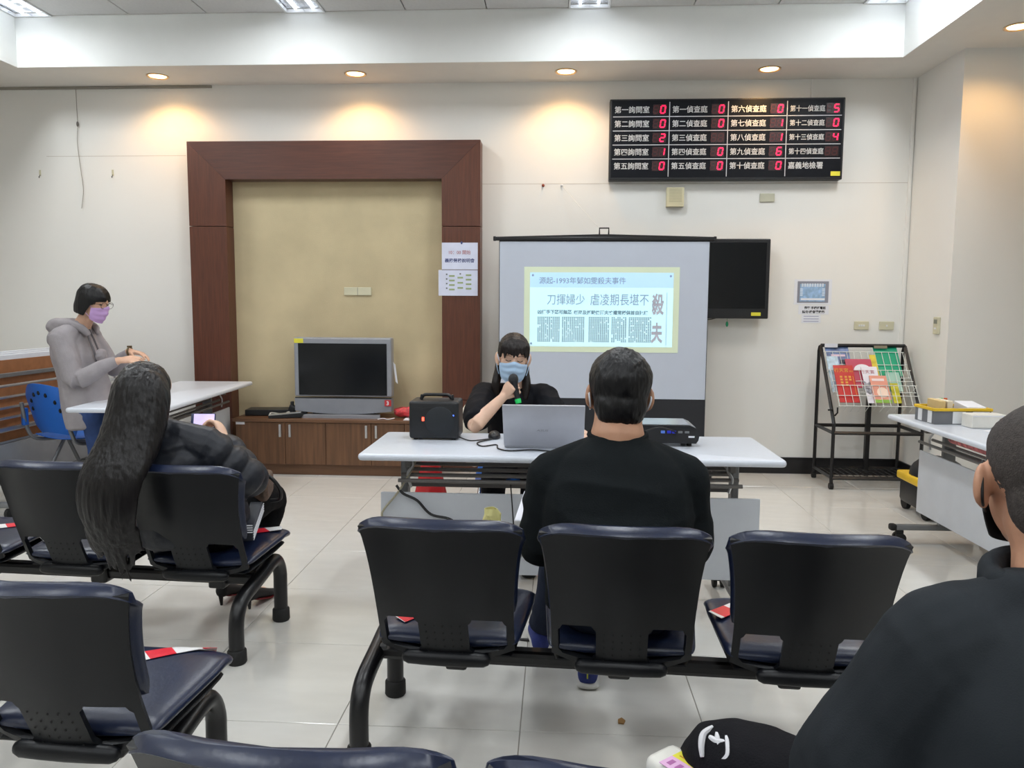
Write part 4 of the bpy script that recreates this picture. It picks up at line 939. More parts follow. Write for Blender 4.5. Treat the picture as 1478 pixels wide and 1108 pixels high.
def hair_shell(b, c, Rm, k, prof, th=.014, nu=40, nv=30):
    """prof rows: z, rx, ry, yc, thmax (angle from the back of the head to the hairline)"""
    def fn(u, v):
        q = v * (len(prof) - 1); j = min(int(q), len(prof) - 2); f = q - j; z, rx, ry, yc, tm = [prof[j][m] * (1 - f) + prof[j + 1][m] * f for m in range(5)]
        a = (2 * u - 1) * tm; return Vector(c) + Rm @ (V(rx * math.sin(a), yc - ry * math.cos(a), z) * k)
    b.sheet(fn, nu, nv, th * k)
def cloth(name, rgb, rough=.85, **k): return M(name, rgb, rough, var=k.get('var', .08), vscale=k.get('vs', 14), bump=k.get('bump', .25), bscale=k.get('bs', 260), spec=k.get('spec', .12))
def mask(parent, c, Rm, k, mat, loops=True):
    c = Vector(c)
    def fn(u, v):
        a = (u - .5) * 2; th = a * 1.28; z = -.004 - .102 * v
        bulge = .016 * math.exp(-(a / .35) ** 2) * (1 - abs(v - .35) * 1.1) + .003 * math.sin(v * PI * 6) * (1 - a * a)
        yy = .018 + (.082 - .020 * v * v) * math.cos(th) + bulge; xx = (.073 - .012 * v * v) * math.sin(th)
        z += .012 * math.exp(-(a / .25) ** 2) * (1 - v) * 1.2 + .010 * (1 - v) * 0 - .006 * (1 - a * a) * v + a * a * (.5 - v) * -.030
        return c + Rm @ (V(xx, yy, z) * k)
    o = B().sheet(fn, 26, 18, .0022).make('face_mask', mat, parent, True); o.matrix_parent_inverse = Matrix.Translation(-parent.location)
    if loops:
        for s in (-1, 1):
            b = B()
            for zz, ze in ((-.014, .018), (-.078, -.036)): b.tube(spline([c + Rm @ (V(s * .070, .045, zz) * k), c + Rm @ (V(s * .079, .018, (zz + ze) / 2) * k), c + Rm @ (V(s * .084, -.014, ze) * k)], 4), .0016, 5)
            b.tube(spline([c + Rm @ (V(s * .084, -.014, .018) * k), c + Rm @ (V(s * .086, -.028, -.01) * k), c + Rm @ (V(s * .084, -.014, -.036) * k)], 4), .0016, 5)
            e = b.make('ear_loop', mat, o, True); e.matrix_parent_inverse = Matrix.Identity(4)
    return o
def part(o, parent):
    o.parent = parent; o.matrix_parent_inverse = Matrix.Translation(-parent.location); return o
def shoe(parent, heel, toe, mat, sole, w=.046, h=.075, name='shoe'):
    heel, toe = Vector(heel), Vector(toe); d = (toe - heel); L = d.length; d = d.normalized(); lat = V(0, 0, 1).cross(d)
    b = B(); up = V(0, 0, 1)
    etube(b, [(heel + up * .05 + d * .02, w * .8, .045), (heel + up * .048 + d * L * .3, w * .85, .044), (heel + up * .036 + d * L * .65, w, .030), (heel + up * .030 + d * L * .92, w * .8, .022)], lat, 16)
    s = fuse(b, name, mat, parent, .005, 4)
    b = B(); etube(b, [(heel + up * .014 + d * .01, w * .9, .013), (heel + up * .013 + d * L * .4, w * .88, .012), (heel + up * .013 + d * L * .7, w * 1.08, .012), (heel + up * .014 + d * L * .95, w * .85, .012)], lat, 16, cap=1.2)
    o = b.make('sole', sole, s, True)
    return s

# ================================================================= standing woman in the grey hoodie
sk1 = skin_mat('skin_light', (214, 172, 146)); hr_black = hair_mat('black_hair', (9, 9, 12))
P1 = thing('person', 'person standing at the left table in grey hoodie, jeans and purple mask', 'person', (-3.12, 5.0, 0))
hc = V(-3.02, 4.98, 1.37); hR = frame_from((1, -.12, -.30)); k1 = .98
nk = V(-3.105, 4.985, 1.225)
b = B(); head_shapes(b, hc, hR, k1, nk, .048, False)
etube(b, [((-3.06, 4.99, .72), .12, .08), ((-3.12, 4.99, .95), .115, .075), ((-3.14, 4.99, 1.10), .105, .065), ((-3.12, 4.985, 1.20), .055, .05)], (0, 1, 0))
J = dict(sr=V(-3.155, 4.835, 1.135), er=V(-3.05, 4.80, .885), wr=V(-2.805, 4.87, 1.005), sl=V(-3.155, 5.145, 1.135), el=V(-3.03, 5.20, .93), wl=V(-2.83, 5.06, 1.05))
for s in 'rl':
    limb(b, [(J['s' + s], .034), (J['e' + s], .032), (J['w' + s], .024)])
hand_shapes(b, J['wr'], (1, .08, .10), (0, -.5, .9), 1, (.25, .3, .2)); hand_shapes(b, J['wl'], (1, -.10, -.15), (0, .2, 1), -1, (.3, .3, .2))
for y, x in ((4.91, -3.00), (5.07, -3.01)):
    limb(b, [((x - .04, y, .75), .06), ((x + .02, y, .42), .04), ((x - .01, y, .08), .03)]); limb(b, [((x - .01, y, .05), .022), ((x + .12, y, .04), .018)])
fuse(b, 'body', sk1, P1, .0055, 4)
m_hood = cloth('grey_sweatshirt', (158, 153, 156), bump=.35)
b = B()
etube(b, [((-3.075, 4.99, .565), .185, .142), ((-3.09, 4.99, .72), .185, .150), ((-3.13, 4.99, .92), .172, .142), ((-3.165, 4.99, 1.08), .182, .132), ((-3.15, 4.985, 1.18), .14, .10), ((-3.12, 4.985, 1.235), .078, .075)], (0, 1, 0), cap=.15)
for q in 'rl': limb(b, [(V(-3.13, 4.985 + (.05 if q == 'l' else -.05), 1.205), .055), (J['s' + q] + V(0, 0, .005), .075)])
for s in 'rl':
    limb(b, [(J['s' + s] + V(0, 0, -.005), .075), (J['s' + s].lerp(J['e' + s], .5), .066), (J['e' + s], .060), (J['e' + s].lerp(J['w' + s], .6), .048), (J['e' + s].lerp(J['w' + s], .93), .036)], cap=.4)
fuse(b, 'hoodie', m_hood, P1, .007, 5, wrinkle(.006, 7, (1, 1, .7), .002, 3))
b = B()   # hood lying on the back
etube(b, [((-3.035, 4.935, 1.165), .018, .016), ((-3.07, 4.905, 1.215), .026, .022), ((-3.15, 4.895, 1.235), .032, .030), ((-3.245, 4.925, 1.225), .048, .045), ((-3.285, 4.985, 1.215), .055, .050), ((-3.245, 5.045, 1.225), .048, .045), ((-3.15, 5.075, 1.235), .032, .030), ((-3.07, 5.065, 1.215), .026, .022), ((-3.035, 5.035, 1.165), .018, .016)], (0, 0, 1), 16)
etube(b, [((-3.25, 4.93, 1.155), .048, .048), ((-3.285, 4.985, 1.125), .055, .052), ((-3.25, 5.04, 1.155), .048, .048)], (0, 0, 1), 16)
etube(b, [((-3.18, 4.90, 1.17), .05, .04), ((-3.25, 4.985, 1.17), .07, .05), ((-3.18, 5.07, 1.17), .05, .04)], (0, 0, 1), 16)
fuse(b, 'hood', m_hood, P1, .007, 3, wrinkle(.006, 14, (1, 1, 1), .002, 5))
b = B()
for y0, y1 in ((4.93, 4.92), (4.96, 4.97)): b.tube(spline([(-3.045, y0, 1.20), (-3.02, y1, 1.13), (-2.985, y1 - .015, 1.06), (-2.97, y1 - .02, .99)], 5), .006, 7)
part(b.make('drawstring', M('dark_cord', (96, 92, 96), .8), None, True), P1)
b = B(); b.ell((-2.955, 4.935, 1.03), (.03, .05, .045)); fuse(b, 'scarf_knot', m_hood, P1, .006, 2, wrinkle(.008, 25, seed=8))
b = B()
etube(b, [((-3.04, 4.99, .60), .17, .115), ((-3.06, 4.99, .70), .172, .12), ((-3.08, 4.99, .78), .16, .11)], (0, 1, 0))
for y, x in ((4.905, -3.00), (5.075, -3.01)): limb(b, [((x, y, .68), .092), ((x + .02, y, .42), .068), ((x + .0, y, .25), .062), ((x - .01, y, .07), .058)], cap=.2)
fuse(b, 'jeans', M('blue_denim', (40, 66, 116), .8, var=.25, vscale=10, bump=.3, bscale=300), P1, .007, 4, wrinkle(.005, 10, (1, 1, 1.4), .0015, 1))
for y, x in ((4.905, -3.01), (5.075, -3.02)): shoe(P1, (x - .05, y, 0), (x + .19, y, 0), m_rubber, m_white)
b = B()   # bob
E = lambda p, r: b.ell(hc + hR @ (V(*p) * k1), V(*r) * k1, hR, u=24, v=16)
E((0, -.016, .034), (.080, .100, .088))
hair_shell(b, hc, hR, k1, [(.128, .012, .014, -.014, 3.14), (.118, .050, .058, -.012, 3.14), (.095, .074, .088, -.010, 3.14), (.062, .088, .106, -.008, 3.14), (.036, .093, .110, -.008, 3.05), (.028, .093, .110, -.008, 2.35), (0, .095, .106, -.010, 2.10), (-.04, .096, .102, -.014, 1.98), (-.075, .091, .094, -.016, 1.90), (-.084, .086, .088, -.016, 1.88)])
b_cut = b
fuse(b, 'hair', hr_black, P1, .0045, 4, strands(.0018, 90, .12))
mask(P1, hc, hR, k1 * 1.03, M('purple_mask', (196, 160, 214), .75, var=.03))
b = B()
for s in (-1, 1):
    b.tube([hc + hR @ (V(s * .033 + .026 * math.cos(a * PI / 8), .103, .012 + .021 * math.sin(a * PI / 8)) * k1) for a in range(17)], .0016, 5)
    b.tube([hc + hR @ (V(s * .060, .102, .016) * k1), hc + hR @ (V(s * .080, .03, .016) * k1), hc + hR @ (V(s * .083, -.01, .010) * k1)], .0016, 5)
b.tube([hc + hR @ (V(-.008, .104, .014) * k1), hc + hR @ (V(.008, .104, .014) * k1)], .0016, 5)
part(b.make('glasses', M('brown_frame', (80, 60, 54), .3), None, True), P1)
b = B(); b.tube([J['wl'] + V(-.005, 0, 0) + V(0, math.cos(a * PI / 8), math.sin(a * PI / 8)) * .031 for a in range(17)], .006, 6); b.cyl(J['wl'] + V(-.005, 0, .030), J['wl'] + V(-.005, 0, .040), .016); part(b.make('wristwatch', M('dark_gold', (96, 80, 54), .35, metal=.5), None, True), P1)
b = B()
for s in (-1, 1): b.ell(hc + hR @ (V(s * .031, .079, .012) * k1), V(.013, .007, .005) * k1, hR, u=12, v=8)
part(b.make('eyes', m_black, None, True), P1)

# ================================================================= woman with the microphone
sk2 = skin_mat('skin_fair', (222, 184, 160))
P3 = thing('person', 'person in black puff-sleeve top and blue mask holding a microphone', 'person', (-.22, 4.30, 0))
hc = V(-.232, 4.17, 1.095); hR = frame_from((.10, -1, -.22), (.07, 0, 1)); k3 = 1.0
nk = V(-.225, 4.235, .945)
SRx = dict(sr=V(-.385, 4.235, .885), er=V(-.415, 3.925, .765), wr=V(-.272, 4.01, .905), sl=V(-.075, 4.245, .885), el=V(.015, 4.12, .74), wl=V(.10, 3.78, .775))
b = B(); head_shapes(b, hc, hR, k3, nk, .045)
etube(b, [((-.22, 4.33, .46), .13, .09), ((-.22, 4.31, .66), .11, .075), ((-.22, 4.26, .84), .105, .065), ((-.225, 4.24, .93), .055, .05)], (1, 0, 0))
for s in 'rl': limb(b, [(SRx['s' + s], .034), (SRx['e' + s], .036), (SRx['e' + s].lerp(SRx['w' + s], .35), .036), (SRx['w' + s], .023)])
# right hand wraps the microphone; seen from the front, knuckles to the camera
mic_a, mic_b = at_y(741, 547, 4.01), at_y(747.5, 577, 3.985)
mic_d = (mic_b - mic_a).normalized()
hand_shapes(b, V(-.275, 4.02, .905), (.40, -.25, .55), (-.45, -.85, .10), -1, (1.0, 1.1, .8), .05, (.8, .45, -.5), .9)
hand_shapes(b, SRx['wl'], (.25, -.95, -.12), (0, 0, 1), -1, (.35, .4, .3), k=.95)
for s in (-1, 1): limb(b, [((-.22 + s * .085, 4.33, .46), .075), ((-.22 + s * .10, 3.98, .47), .052), ((-.22 + s * .09, 4.02, .09), .035)]); limb(b, [((-.22 + s * .09, 4.05, .04), .03), ((-.22 + s * .09, 3.92, .03), .026)])
fuse(b, 'body', sk2, P3, .0042, 3)
m_top = cloth('black_cotton', (22, 23, 28), .7, bump=.2)
b = B()
etube(b, [((-.22, 4.33, .44), .18, .13), ((-.22, 4.315, .62), .155, .115), ((-.22, 4.27, .80), .172, .112), ((-.22, 4.25, .88), .15, .085), ((-.225, 4.24, .925), .075, .055)], (1, 0, 0), cap=.15)
for s, q in (('r', -1), ('l', 1)):
    limb(b, [(V(-.222 + q * .06, 4.245, .905), .045), (SRx['s' + s] + V(q * .005, 0, .0), .068)])
    limb(b, [(SRx['s' + s] + V(q * .005, 0, .005), .072), (SRx['s' + s].lerp(SRx['e' + s], .35), .080), (SRx['s' + s].lerp(SRx['e' + s], .7), .080), (SRx['e' + s] + V(0, .03, .02) if s == 'r' else SRx['e' + s], .062)], cap=.5)
fuse(b, 'blouse', m_top, P3, .0065, 4, wrinkle(.008, 11, (1, 1, .6), .002, 2))
b = B()
etube(b, [((-.22, 4.34, .47), .17, .11), ((-.22, 4.26, .48), .17, .10)], (1, 0, 0))
for s in (-1, 1): limb(b, [((-.22 + s * .085, 4.32, .475), .085), ((-.22 + s * .10, 3.98, .475), .065), ((-.22 + s * .09, 4.02, .08), .055)], cap=.3)
fuse(b, 'trousers', cloth('black_trouser', (22, 22, 26)), P3, .007, 3, wrinkle(.004, 10))
for s in (-1, 1): shoe(P3, (-.22 + s * .09, 4.07, 0), (-.22 + s * .09, 3.84, 0), m_rubber, m_rubber, .042)
hr_brown = hair_mat('dark_brown_hair', (24, 17, 15))
b = B(); E = lambda p, r, rot=None: b.ell(hc + hR @ (V(*p) * k3), V(*r) * k3, hR if rot is None else hR @ rot, u=24, v=16)
E((0, -.030, .042), (.082, .096, .085)); E((0, .0, .056), (.079, .090, .068)); E((0, -.055, -.01), (.070, .062, .08))
for s, ln in ((-1, .145), (1, .155)):   # side locks: her left (-x) and right
    etube(b, [(hc + hR @ V(s * .068, .008, .06), .015, .045), (hc + hR @ V(s * .074, -.034, -.01), .012, .040), (hc + hR @ V(s * .072, -.030, -.08), .020, .036), (hc + hR @ V(s * .082, .012, -.145), .024, .026), (hc + hR @ V(s * .078, .045, -.155 - ln * .40), .014, .012)], hR @ V(1, 0, 0), 14)
# fringe as separate locks
for i in range(9):
    a = -.9 + 1.8 * i / 8; zt = .022 + .022 * abs(math.sin(i * 2.3)) - (.012 if abs(a) > .6 else 0)
    limb(b, [(hc + hR @ V(.058 * a, .052, .108 - .02 * a * a), .014), (hc + hR @ V(.074 * a, .086 - .022 * a * a, .072), .012), (hc + hR @ V(.078 * a + .004 * math.sin(i * 5), .095 - .036 * a * a, zt), .005)], 10, 4)
fuse(b, 'hair', hr_brown, P3, .0042, 2, strands(.003, 90, .12))
mask(P3, hc, hR, k3 * 1.04, M('blue_mask', (184, 214, 244), .75, var=.03))
for s in (-1, 1):   # eyes looking down, brows
    e = B().tube(spline([hc + hR @ (V(s * .016, .0905, .009) * k3), hc + hR @ (V(s * .031, .0885, .004) * k3), hc + hR @ (V(s * .045, .080, .008) * k3)], 4), .0021, 6).make('eye', hr_brown, None, True); part(e, P3)
    e = B().tube(spline([hc + hR @ (V(s * .015, .093, .030) * k3), hc + hR @ (V(s * .033, .089, .035) * k3), hc + hR @ (V(s * .052, .074, .028) * k3)], 4), .0014, 6).make('eyebrow', M('soft_brow', (92, 70, 58), .8), None, True); part(e, P3)
mc = thing('microphone', 'black handheld microphone with a green ring held before the blue mask', 'microphone', mic_b)
def mp(q): return mic_a.lerp(mic_b, q) - mic_b
B().ell(mp(0), (.026, .026, .028)).make('head', M('mic_mesh', (34, 36, 40), .5, bump=.6, bscale=400), mc, True)
B().tube([mp(.12), mp(.3), mp(1.0)], [.023, .017, .013], 16).make('handle', M('mic_black', (34, 35, 40), .3, metal=.3), mc, True)
B().tube([mp(.96), mp(1.16)], [.0165, .015], 16).make('green_ring', M('mic_green', (30, 200, 100), .4), mc, True)

# ================================================================= man in the black shirt, seen from behind
sk3 = skin_mat('skin_tan', (186, 140, 112))
P4 = thing('person', 'person in plain black shirt seen from behind on the middle navy seat', 'person', (.19, 2.40, 0))
hc = V(.196, 2.475, 1.098); hR = frame_from((-.05, 1, -.10), (.06, 0, 1)); k4 = 1.10
nk = V(.19, 2.425, .965)
A4 = dict(sr=V(.388, 2.43, .835), er=V(.425, 2.44, .615), wr=V(.36, 2.70, .60), sl=V(-.005, 2.43, .835), el=V(-.045, 2.44, .615), wl=V(-.035, 2.68, .625))
b = B(); head_shapes(b, hc, hR, k4, nk, .076)
etube(b, [((.19, 2.30, .47), .16, .10), ((.19, 2.36, .70), .16, .10), ((.19, 2.41, .86), .13, .075), ((.19, 2.425, .96), .075, .065)], (1, 0, 0))
for s in 'rl': limb(b, [(A4['s' + s], .042), (A4['e' + s], .042), (A4['w' + s], .030)])
hand_shapes(b, A4['wl'], (.05, 1, .10), (-1, 0, .2), 1, (.6, .8, .5), k=1.05); hand_shapes(b, A4['wr'], (-.4, .9, -.1), (.3, .2, 1), -1, (.4, .4, .3), k=1.05)
legs4 = [(V(.10, 2.36, .50), V(.055, 2.84, .50), V(.115, 2.74, .09)), (V(.28, 2.36, .50), V(.33, 2.84, .50), V(.36, 3.00, .09))]
legs4[0] = (V(.10, 2.36, .50), V(.03, 2.84, .50), V(-.045, 3.02, .09)); legs4[1] = (V(.27, 2.36, .50), V(.30, 2.84, .50), V(.125, 2.76, .09))
for h_, kn, an in legs4: limb(b, [(h_, .07), (kn, .05), (an, .034)]); limb(b, [(an + V(0, -.01, -.04), .024), (an + V(0, .10, -.055), .018)])
fuse(b, 'body', sk3, P4, .0055, 3)
m_shirt = cloth('black_knit', (23, 27, 29), .9, bump=.2)
b = B()
etube(b, [((.19, 2.30, .475), .215, .165), ((.19, 2.325, .62), .222, .165), ((.19, 2.37, .78), .228, .150), ((.19, 2.405, .89), .195, .115), ((.19, 2.42, .95), .115, .082), ((.19, 2.425, .972), .088, .074)], (1, 0, 0), cap=.1)
for q in 'rl': limb(b, [(V(.19 + (.085 if q == 'r' else -.085), 2.42, .915), .055), (A4['s' + q] + V(0, -.01, .005), .084)])
for s in 'rl': limb(b, [(A4['s' + s] + V(0, -.01, 0), .085), (A4['s' + s].lerp(A4['e' + s], .5), .080), (A4['e' + s], .068), (A4['e' + s].lerp(A4['w' + s], .6), .056), (A4['e' + s].lerp(A4['w' + s], .95), .042)], cap=.4)
def w4(p):
    lo = 1.0 if p.z < .86 else max(0, 1 - (p.z - .86) / .06); return wrinkle(.010, 5, (.55, 1, 1.8), .0015, 4)(p) * lo
fuse(b, 'shirt', m_shirt, P4, .007, 6, w4)
b = B(); b.tube([V(.19, 2.425, .975) + V(.086 * math.cos(a * PI / 12), .074 * math.sin(a * PI / 12), .010 * math.sin(a * PI / 12)) for a in range(25)], .010, 8); part(b.make('collar', m_shirt, None, True), P4)
b = B()
etube(b, [((.19, 2.29, .50), .20, .13), ((.19, 2.38, .50), .20, .12)], (1, 0, 0))
for h_, kn, an in legs4: limb(b, [(h_, .098), (h_.lerp(kn, .6), .085), (kn, .072), (kn.lerp(an, .6), .062), (an + V(0, 0, .02), .055)], cap=.3)
fuse(b, 'trousers', cloth('dark_denim', (34, 40, 56)), P4, .0075, 4, wrinkle(.005, 9))
m_bshoe = M('blue_mesh_shoe', (34, 48, 120), .7, bump=.4, bscale=500); m_wsole = M('worn_white_sole', (206, 204, 200), .6)
s4 = [shoe(P4, (.122, 2.705, 0), (.14, 2.97, 0), m_bshoe, m_wsole, .046), shoe(P4, (-.05, 2.97, 0), (-.07, 3.24, 0), m_bshoe, m_wsole, .046)]
b = B(); b.box((.121, 2.690, .075), (.005, .006, .045)); part(b.make('heel_tab', M('lime_tab', (190, 196, 60), .6), None), P4)
b = B(); E = lambda p, r: b.ell(hc + hR @ (V(*p) * k4), V(*r) * k4, hR, u=28, v=18)
E((0, -.018, .034), (.090, .108, .098)); E((0, -.050, -.028), (.076, .066, .068)); E((0, .03, .055), (.085, .080, .070)); E((0, -.058, -.062), (.066, .044, .032))
fuse(b, 'hair', hr_black, P4, .0045, 14, lambda p: .004 * noise.noise(p * 22) + strands(.0022, 90, .3)(p))
for s in (-1, 1): e = B().tube(spline([hc + hR @ (V(s * .083, .012, .012) * k4), hc + hR @ (V(s * .088, -.030, -.006) * k4), hc + hR @ (V(s * .082, -.024, -.036) * k4), hc + hR @ (V(s * .078, .02, -.05) * k4)], 5), .0028, 6).make('mask_loop', m_paper, None, True); part(e, P4)
nb = thing('notebook', 'blue-edged notebook in plastic wrap held by the person in black shirt', 'notebook', (-.118, 2.65, .548), math.radians(-8))
B().box((0, .06, .06), (.028, .20, .15), .006, RX(.3)).make('book', M('white_notebook', (220, 222, 232), .5), nb); B().box((.0155, .06, .062), (.004, .195, .145), .002, RX(.3)).make('blue_cover', M('royal_blue_cover', (60, 84, 190), .5), nb); B().box((.019, .062, .066), (.004, .17, .13), .002, RX(.3)).make('grey_cover', M('grey_cover', (72, 76, 88), .5), nb)
def pb(u, v): p = V(-.018 + .006 * math.sin(9 * v), -.03 + .11 * u, .03 - .13 * v * (1 - .3 * u)); return p + V(.012, .006, .004) * noise.noise(p * 40)
B().sheet(pb, 10, 12, .001).make('plastic_wrap', M('clear_wrap', (190, 184, 174), .2, var=.25, vscale=30, alpha=.75), nb, True)

# ================================================================= long-haired woman with a phone
P2 = thing('person', 'person in black puffer jacket holding up a phone, seen from behind', 'person', (-1.42, 3.0, 0))
hc = V(-1.535, 2.835, 1.035); hR = frame_from((.38, .92, -.22)); k2 = .98
nk = V(-1.515, 2.855, .905)
A2 = dict(sr=V(-1.345, 2.90, .820), er=V(-1.195, 2.98, .665), wr=V(-1.395, 3.20, .805), sl=V(-1.66, 2.94, .80), el=V(-1.74, 3.06, .60), wl=V(-1.54, 3.22, .66))
b = B(); head_shapes(b, hc, hR, k2, nk, .045)
etube(b, [((-1.40, 2.97, .49), .13, .09), ((-1.45, 2.92, .66), .11, .08), ((-1.50, 2.88, .80), .10, .065), ((-1.515, 2.86, .89), .055, .05)], (1, .15, .2))
for s in 'rl': limb(b, [(A2['s' + s], .034), (A2['e' + s], .032), (A2['w' + s], .023)])
hand_shapes(b, A2['wr'], (-.42, .40, .55), (.85, .15, .5), 1, (.7, .9, .6), .05, (.5, .4, -.6), .98); hand_shapes(b, A2['wl'], (.6, .6, .1), (0, 0, 1), -1, (.4, .5, .4))
legs2 = [(V(-1.50, 2.98, .49), V(-1.50, 3.38, .50), V(-1.52, 3.42, .10)), (V(-1.33, 2.98, .49), V(-1.265, 3.38, .515), V(-1.375, 3.38, .10))]
for h_, kn, an in legs2: limb(b, [(h_, .065), (kn, .045), (an, .028)]); limb(b, [(an + V(0, -.005, -.03), .020), (an + V(.02, .10, -.055), .016)])
fuse(b, 'body', sk2, P2, .005, 3)
m_puff = M('black_nylon', (30, 33, 41), .45, var=.1, vscale=20, bump=.15, bscale=60, spec=.35)
b = B()
def puffy(p0, p1, r0, r1, n, lat=None):
    pts = []
    for i in range(n * 4 + 1):
        s = i / (n * 4); r = r0 + (r1 - r0) * s; r *= .82 + .21 * abs(math.sin(PI * s * n)) ** .6; pts.append((Vector(p0).lerp(Vector(p1), s), r))
    limb(b, pts, 18, 1, .4)
pts = []
cl = spline([(-1.41, 2.955, .47), (-1.44, 2.93, .62), (-1.48, 2.90, .75), (-1.50, 2.885, .84), (-1.512, 2.87, .895)], 6); wl_ = [(.215, .155), (.205, .15), (.205, .14), (.165, .11), (.085, .075)]
for i, p in enumerate(cl):
    s = i / (len(cl) - 1) * 4; j = min(int(s), 3); f = s - j; q = .90 + .13 * abs(math.sin(s * PI * 1.1)) ** .6; pts.append((p, (wl_[j][0] * (1 - f) + wl_[j + 1][0] * f) * q, (wl_[j][1] * (1 - f) + wl_[j + 1][1] * f) * q))
etube(b, pts, (1, .15, .25), 24, 1, .1)
for s in 'rl':
    puffy(A2['s' + s], A2['e' + s], .092, .082, 3); puffy(A2['e' + s], A2['e' + s].lerp(A2['w' + s], .92), .080, .050, 3)
etube(b, [((-1.515, 2.865, .885), .078, .072), ((-1.52, 2.858, .925), .072, .066)], (1, 0, 0), cap=.2)
for q in 'rl': limb(b, [(V(-1.512 + (.06 if q == 'r' else -.06), 2.875, .875), .06), (A2['s' + q], .088)])
fuse(b, 'puffer_jacket', m_puff, P2, .0062, 3, wrinkle(.0022, 9, (1, 1, 1.3), .0012, 6))
b = B()
etube(b, [((-1.41, 2.95, .49), .175, .12), ((-1.41, 3.02, .49), .175, .11)], (1, 0, 0))
for h_, kn, an in legs2: limb(b, [(h_, .085), (kn, .062), (kn.lerp(an, .5), .052), (an + V(0, 0, .02), .040)], cap=.4)
fuse(b, 'trousers', cloth('black_legging', (18, 18, 20)), P2, .0068, 3, wrinkle(.003, 10))
m_pump = M('black_suede', (30, 28, 30), .8)
for (x, y) in ((-1.375, 3.365), (-1.52, 3.40)):
    b = B(); etube(b, [((x, y, .070), .030, .035), ((x + .012, y + .06, .052), .032, .026), ((x + .03, y + .14, .026), .036, .018), ((x + .045, y + .20, .014), .018, .009)], (1, -.2, 0), 14)
    s_ = fuse(b, 'shoe', m_pump, P2, .0045, 2)
    part(B().tube([(x + .0, y - .01, .05), (x + .0, y - .005, .0)], [.012, .006], 8).make('heel', m_pump, None, True), P2)
    b = B(); etube(b, [((x + .012, y + .03, .034), .024, .005), ((x + .028, y + .12, .010), .032, .004), ((x + .042, y + .19, .006), .016, .004)], (1, -.2, 0), 12); part(b.make('red_sole', M('red_sole', (120, 20, 28), .5), None, True), P2)
hr_long = hair_mat('long_dark_hair', (15, 12, 13), .34)
b = B(); E = lambda p, r: b.ell(hc + hR @ (V(*p) * k2), V(*r) * k2, hR, u=24, v=16)
E((0, -.012, .034), (.087, .100, .090)); E((.02, .0, -.02), (.070, .07, .09))
fall = [((-1.535, 2.825, 1.128), .035, .035), ((-1.534, 2.815, 1.105), .074, .074), ((-1.532, 2.80, 1.06), .100, .092), ((-1.530, 2.77, .98), .112, .086), ((-1.540, 2.715, .87), .118, .066), ((-1.570, 2.640, .75), .120, .042), ((-1.578, 2.625, .64), .108, .034), ((-1.580, 2.655, .53), .085, .028)]
etube(b, fall, (1, -.05, 0), 30, 6, .6)
for i in range(26):
    a = -1 + 2 * i / 25; x = -1.58 + .088 * a; z1 = .49 - .10 * random.random() * (1 - .35 * abs(a)) - (.04 if -.5 < a < .4 else 0)
    limb(b, [(V(x, 2.650 - .02 * (1 - a * a), .57), .013), (V(x + .006 * math.sin(i), 2.675 - .02 * (1 - a * a), .50), .010), (V(x + .012 * math.sin(i * 3.1), 2.69, z1), .0035)], 8, 4)
fuse(b, 'hair', hr_long, P2, .0045, 6, strands(.0026, 75, .03))
ph = thing('mobile_phone', 'mobile phone with a lit screen held by the person in puffer jacket', 'phone', (-1.515, 3.262, .872)); ph.rotation_euler = (math.radians(-14), 0, math.radians(4))
B().box((0, 0, 0), (.105, .009, .062), .004).make('body', M('phone_navy', (40, 52, 92), .3), ph, True); B().box((.005, -.0050, 0), (.088, .001, .056)).make('screen', M('phone_screen', (214, 200, 236), .3, emit=.5, emit_rgb=(214, 200, 240), var=.12, vscale=40), ph)
hb = thing('handbag', 'brown checked handbag with black loop handle beside the puffer jacket', 'handbag', (-1.265, 3.20, .555), .2)
B().box((0, .03, .045), (.11, .17, .11), .02, seg=3).make('body', M('brown_check', (92, 74, 62), .5, var=.6, vscale=50), hb, True)
B().tube(spline([(.04, -.06, .11), (.075, -.08, .10), (.105, -.06, .05), (.10, -.03, -.0), (.06, -.02, -.01)], 6), .008, 8).make('handle', m_blackplastic, hb, True)
pf_ = thing('paper_folder', 'dark folder with white striped edge on the seat beside puffer jacket', 'folder', (-1.215, 3.02, .475), .15)
B().box((0, 0, .03), (.05, .20, .05), .004, RX(.35)).make('folder', M('dark_folder', (40, 44, 54), .5), pf_)
for k in range(4): B().box((.0, -.104 + .0, .013 + k * .009), (.05, .003, .003), 0, RX(.35)).make('sheet_edge', m_paper, pf_); B().box((.0262, .0, .014 + k * .010), (.002, .20, .003), 0, RX(.35)).make('sheet_edge', m_paper, pf_)

# ================================================================= buzz-cut man in the foreground
sk5 = skin_mat('skin_ruddy', (200, 150, 122))
P5 = thing('person', 'person in black jacket and black track pants with a black mask', 'person', (.75, 1.2, 0))
hc = V(.757, 1.245, 1.108); hR = frame_from((.26, 1, -.05)); k5 = 1.04
nk = V(.762, 1.19, .965)
A5 = dict(sl=V(.595, 1.185, .848), el=V(.478, 1.235, .615), wl=V(.62, 1.46, .56), sr=V(.965, 1.15, .848), er=V(1.05, 1.2, .58), wr=V(.88, 1.43, .55))
b = B(); head_shapes(b, hc, hR, k5, nk, .060)
etube(b, [((.76, 1.14, .47), .15, .10), ((.765, 1.13, .68), .14, .09), ((.77, 1.155, .85), .12, .075), ((.76, 1.18, .945), .07, .06)], (1, -.1, 0))
for s in 'rl': limb(b, [(A5['s' + s], .042), (A5['e' + s], .042), (A5['w' + s], .03)])
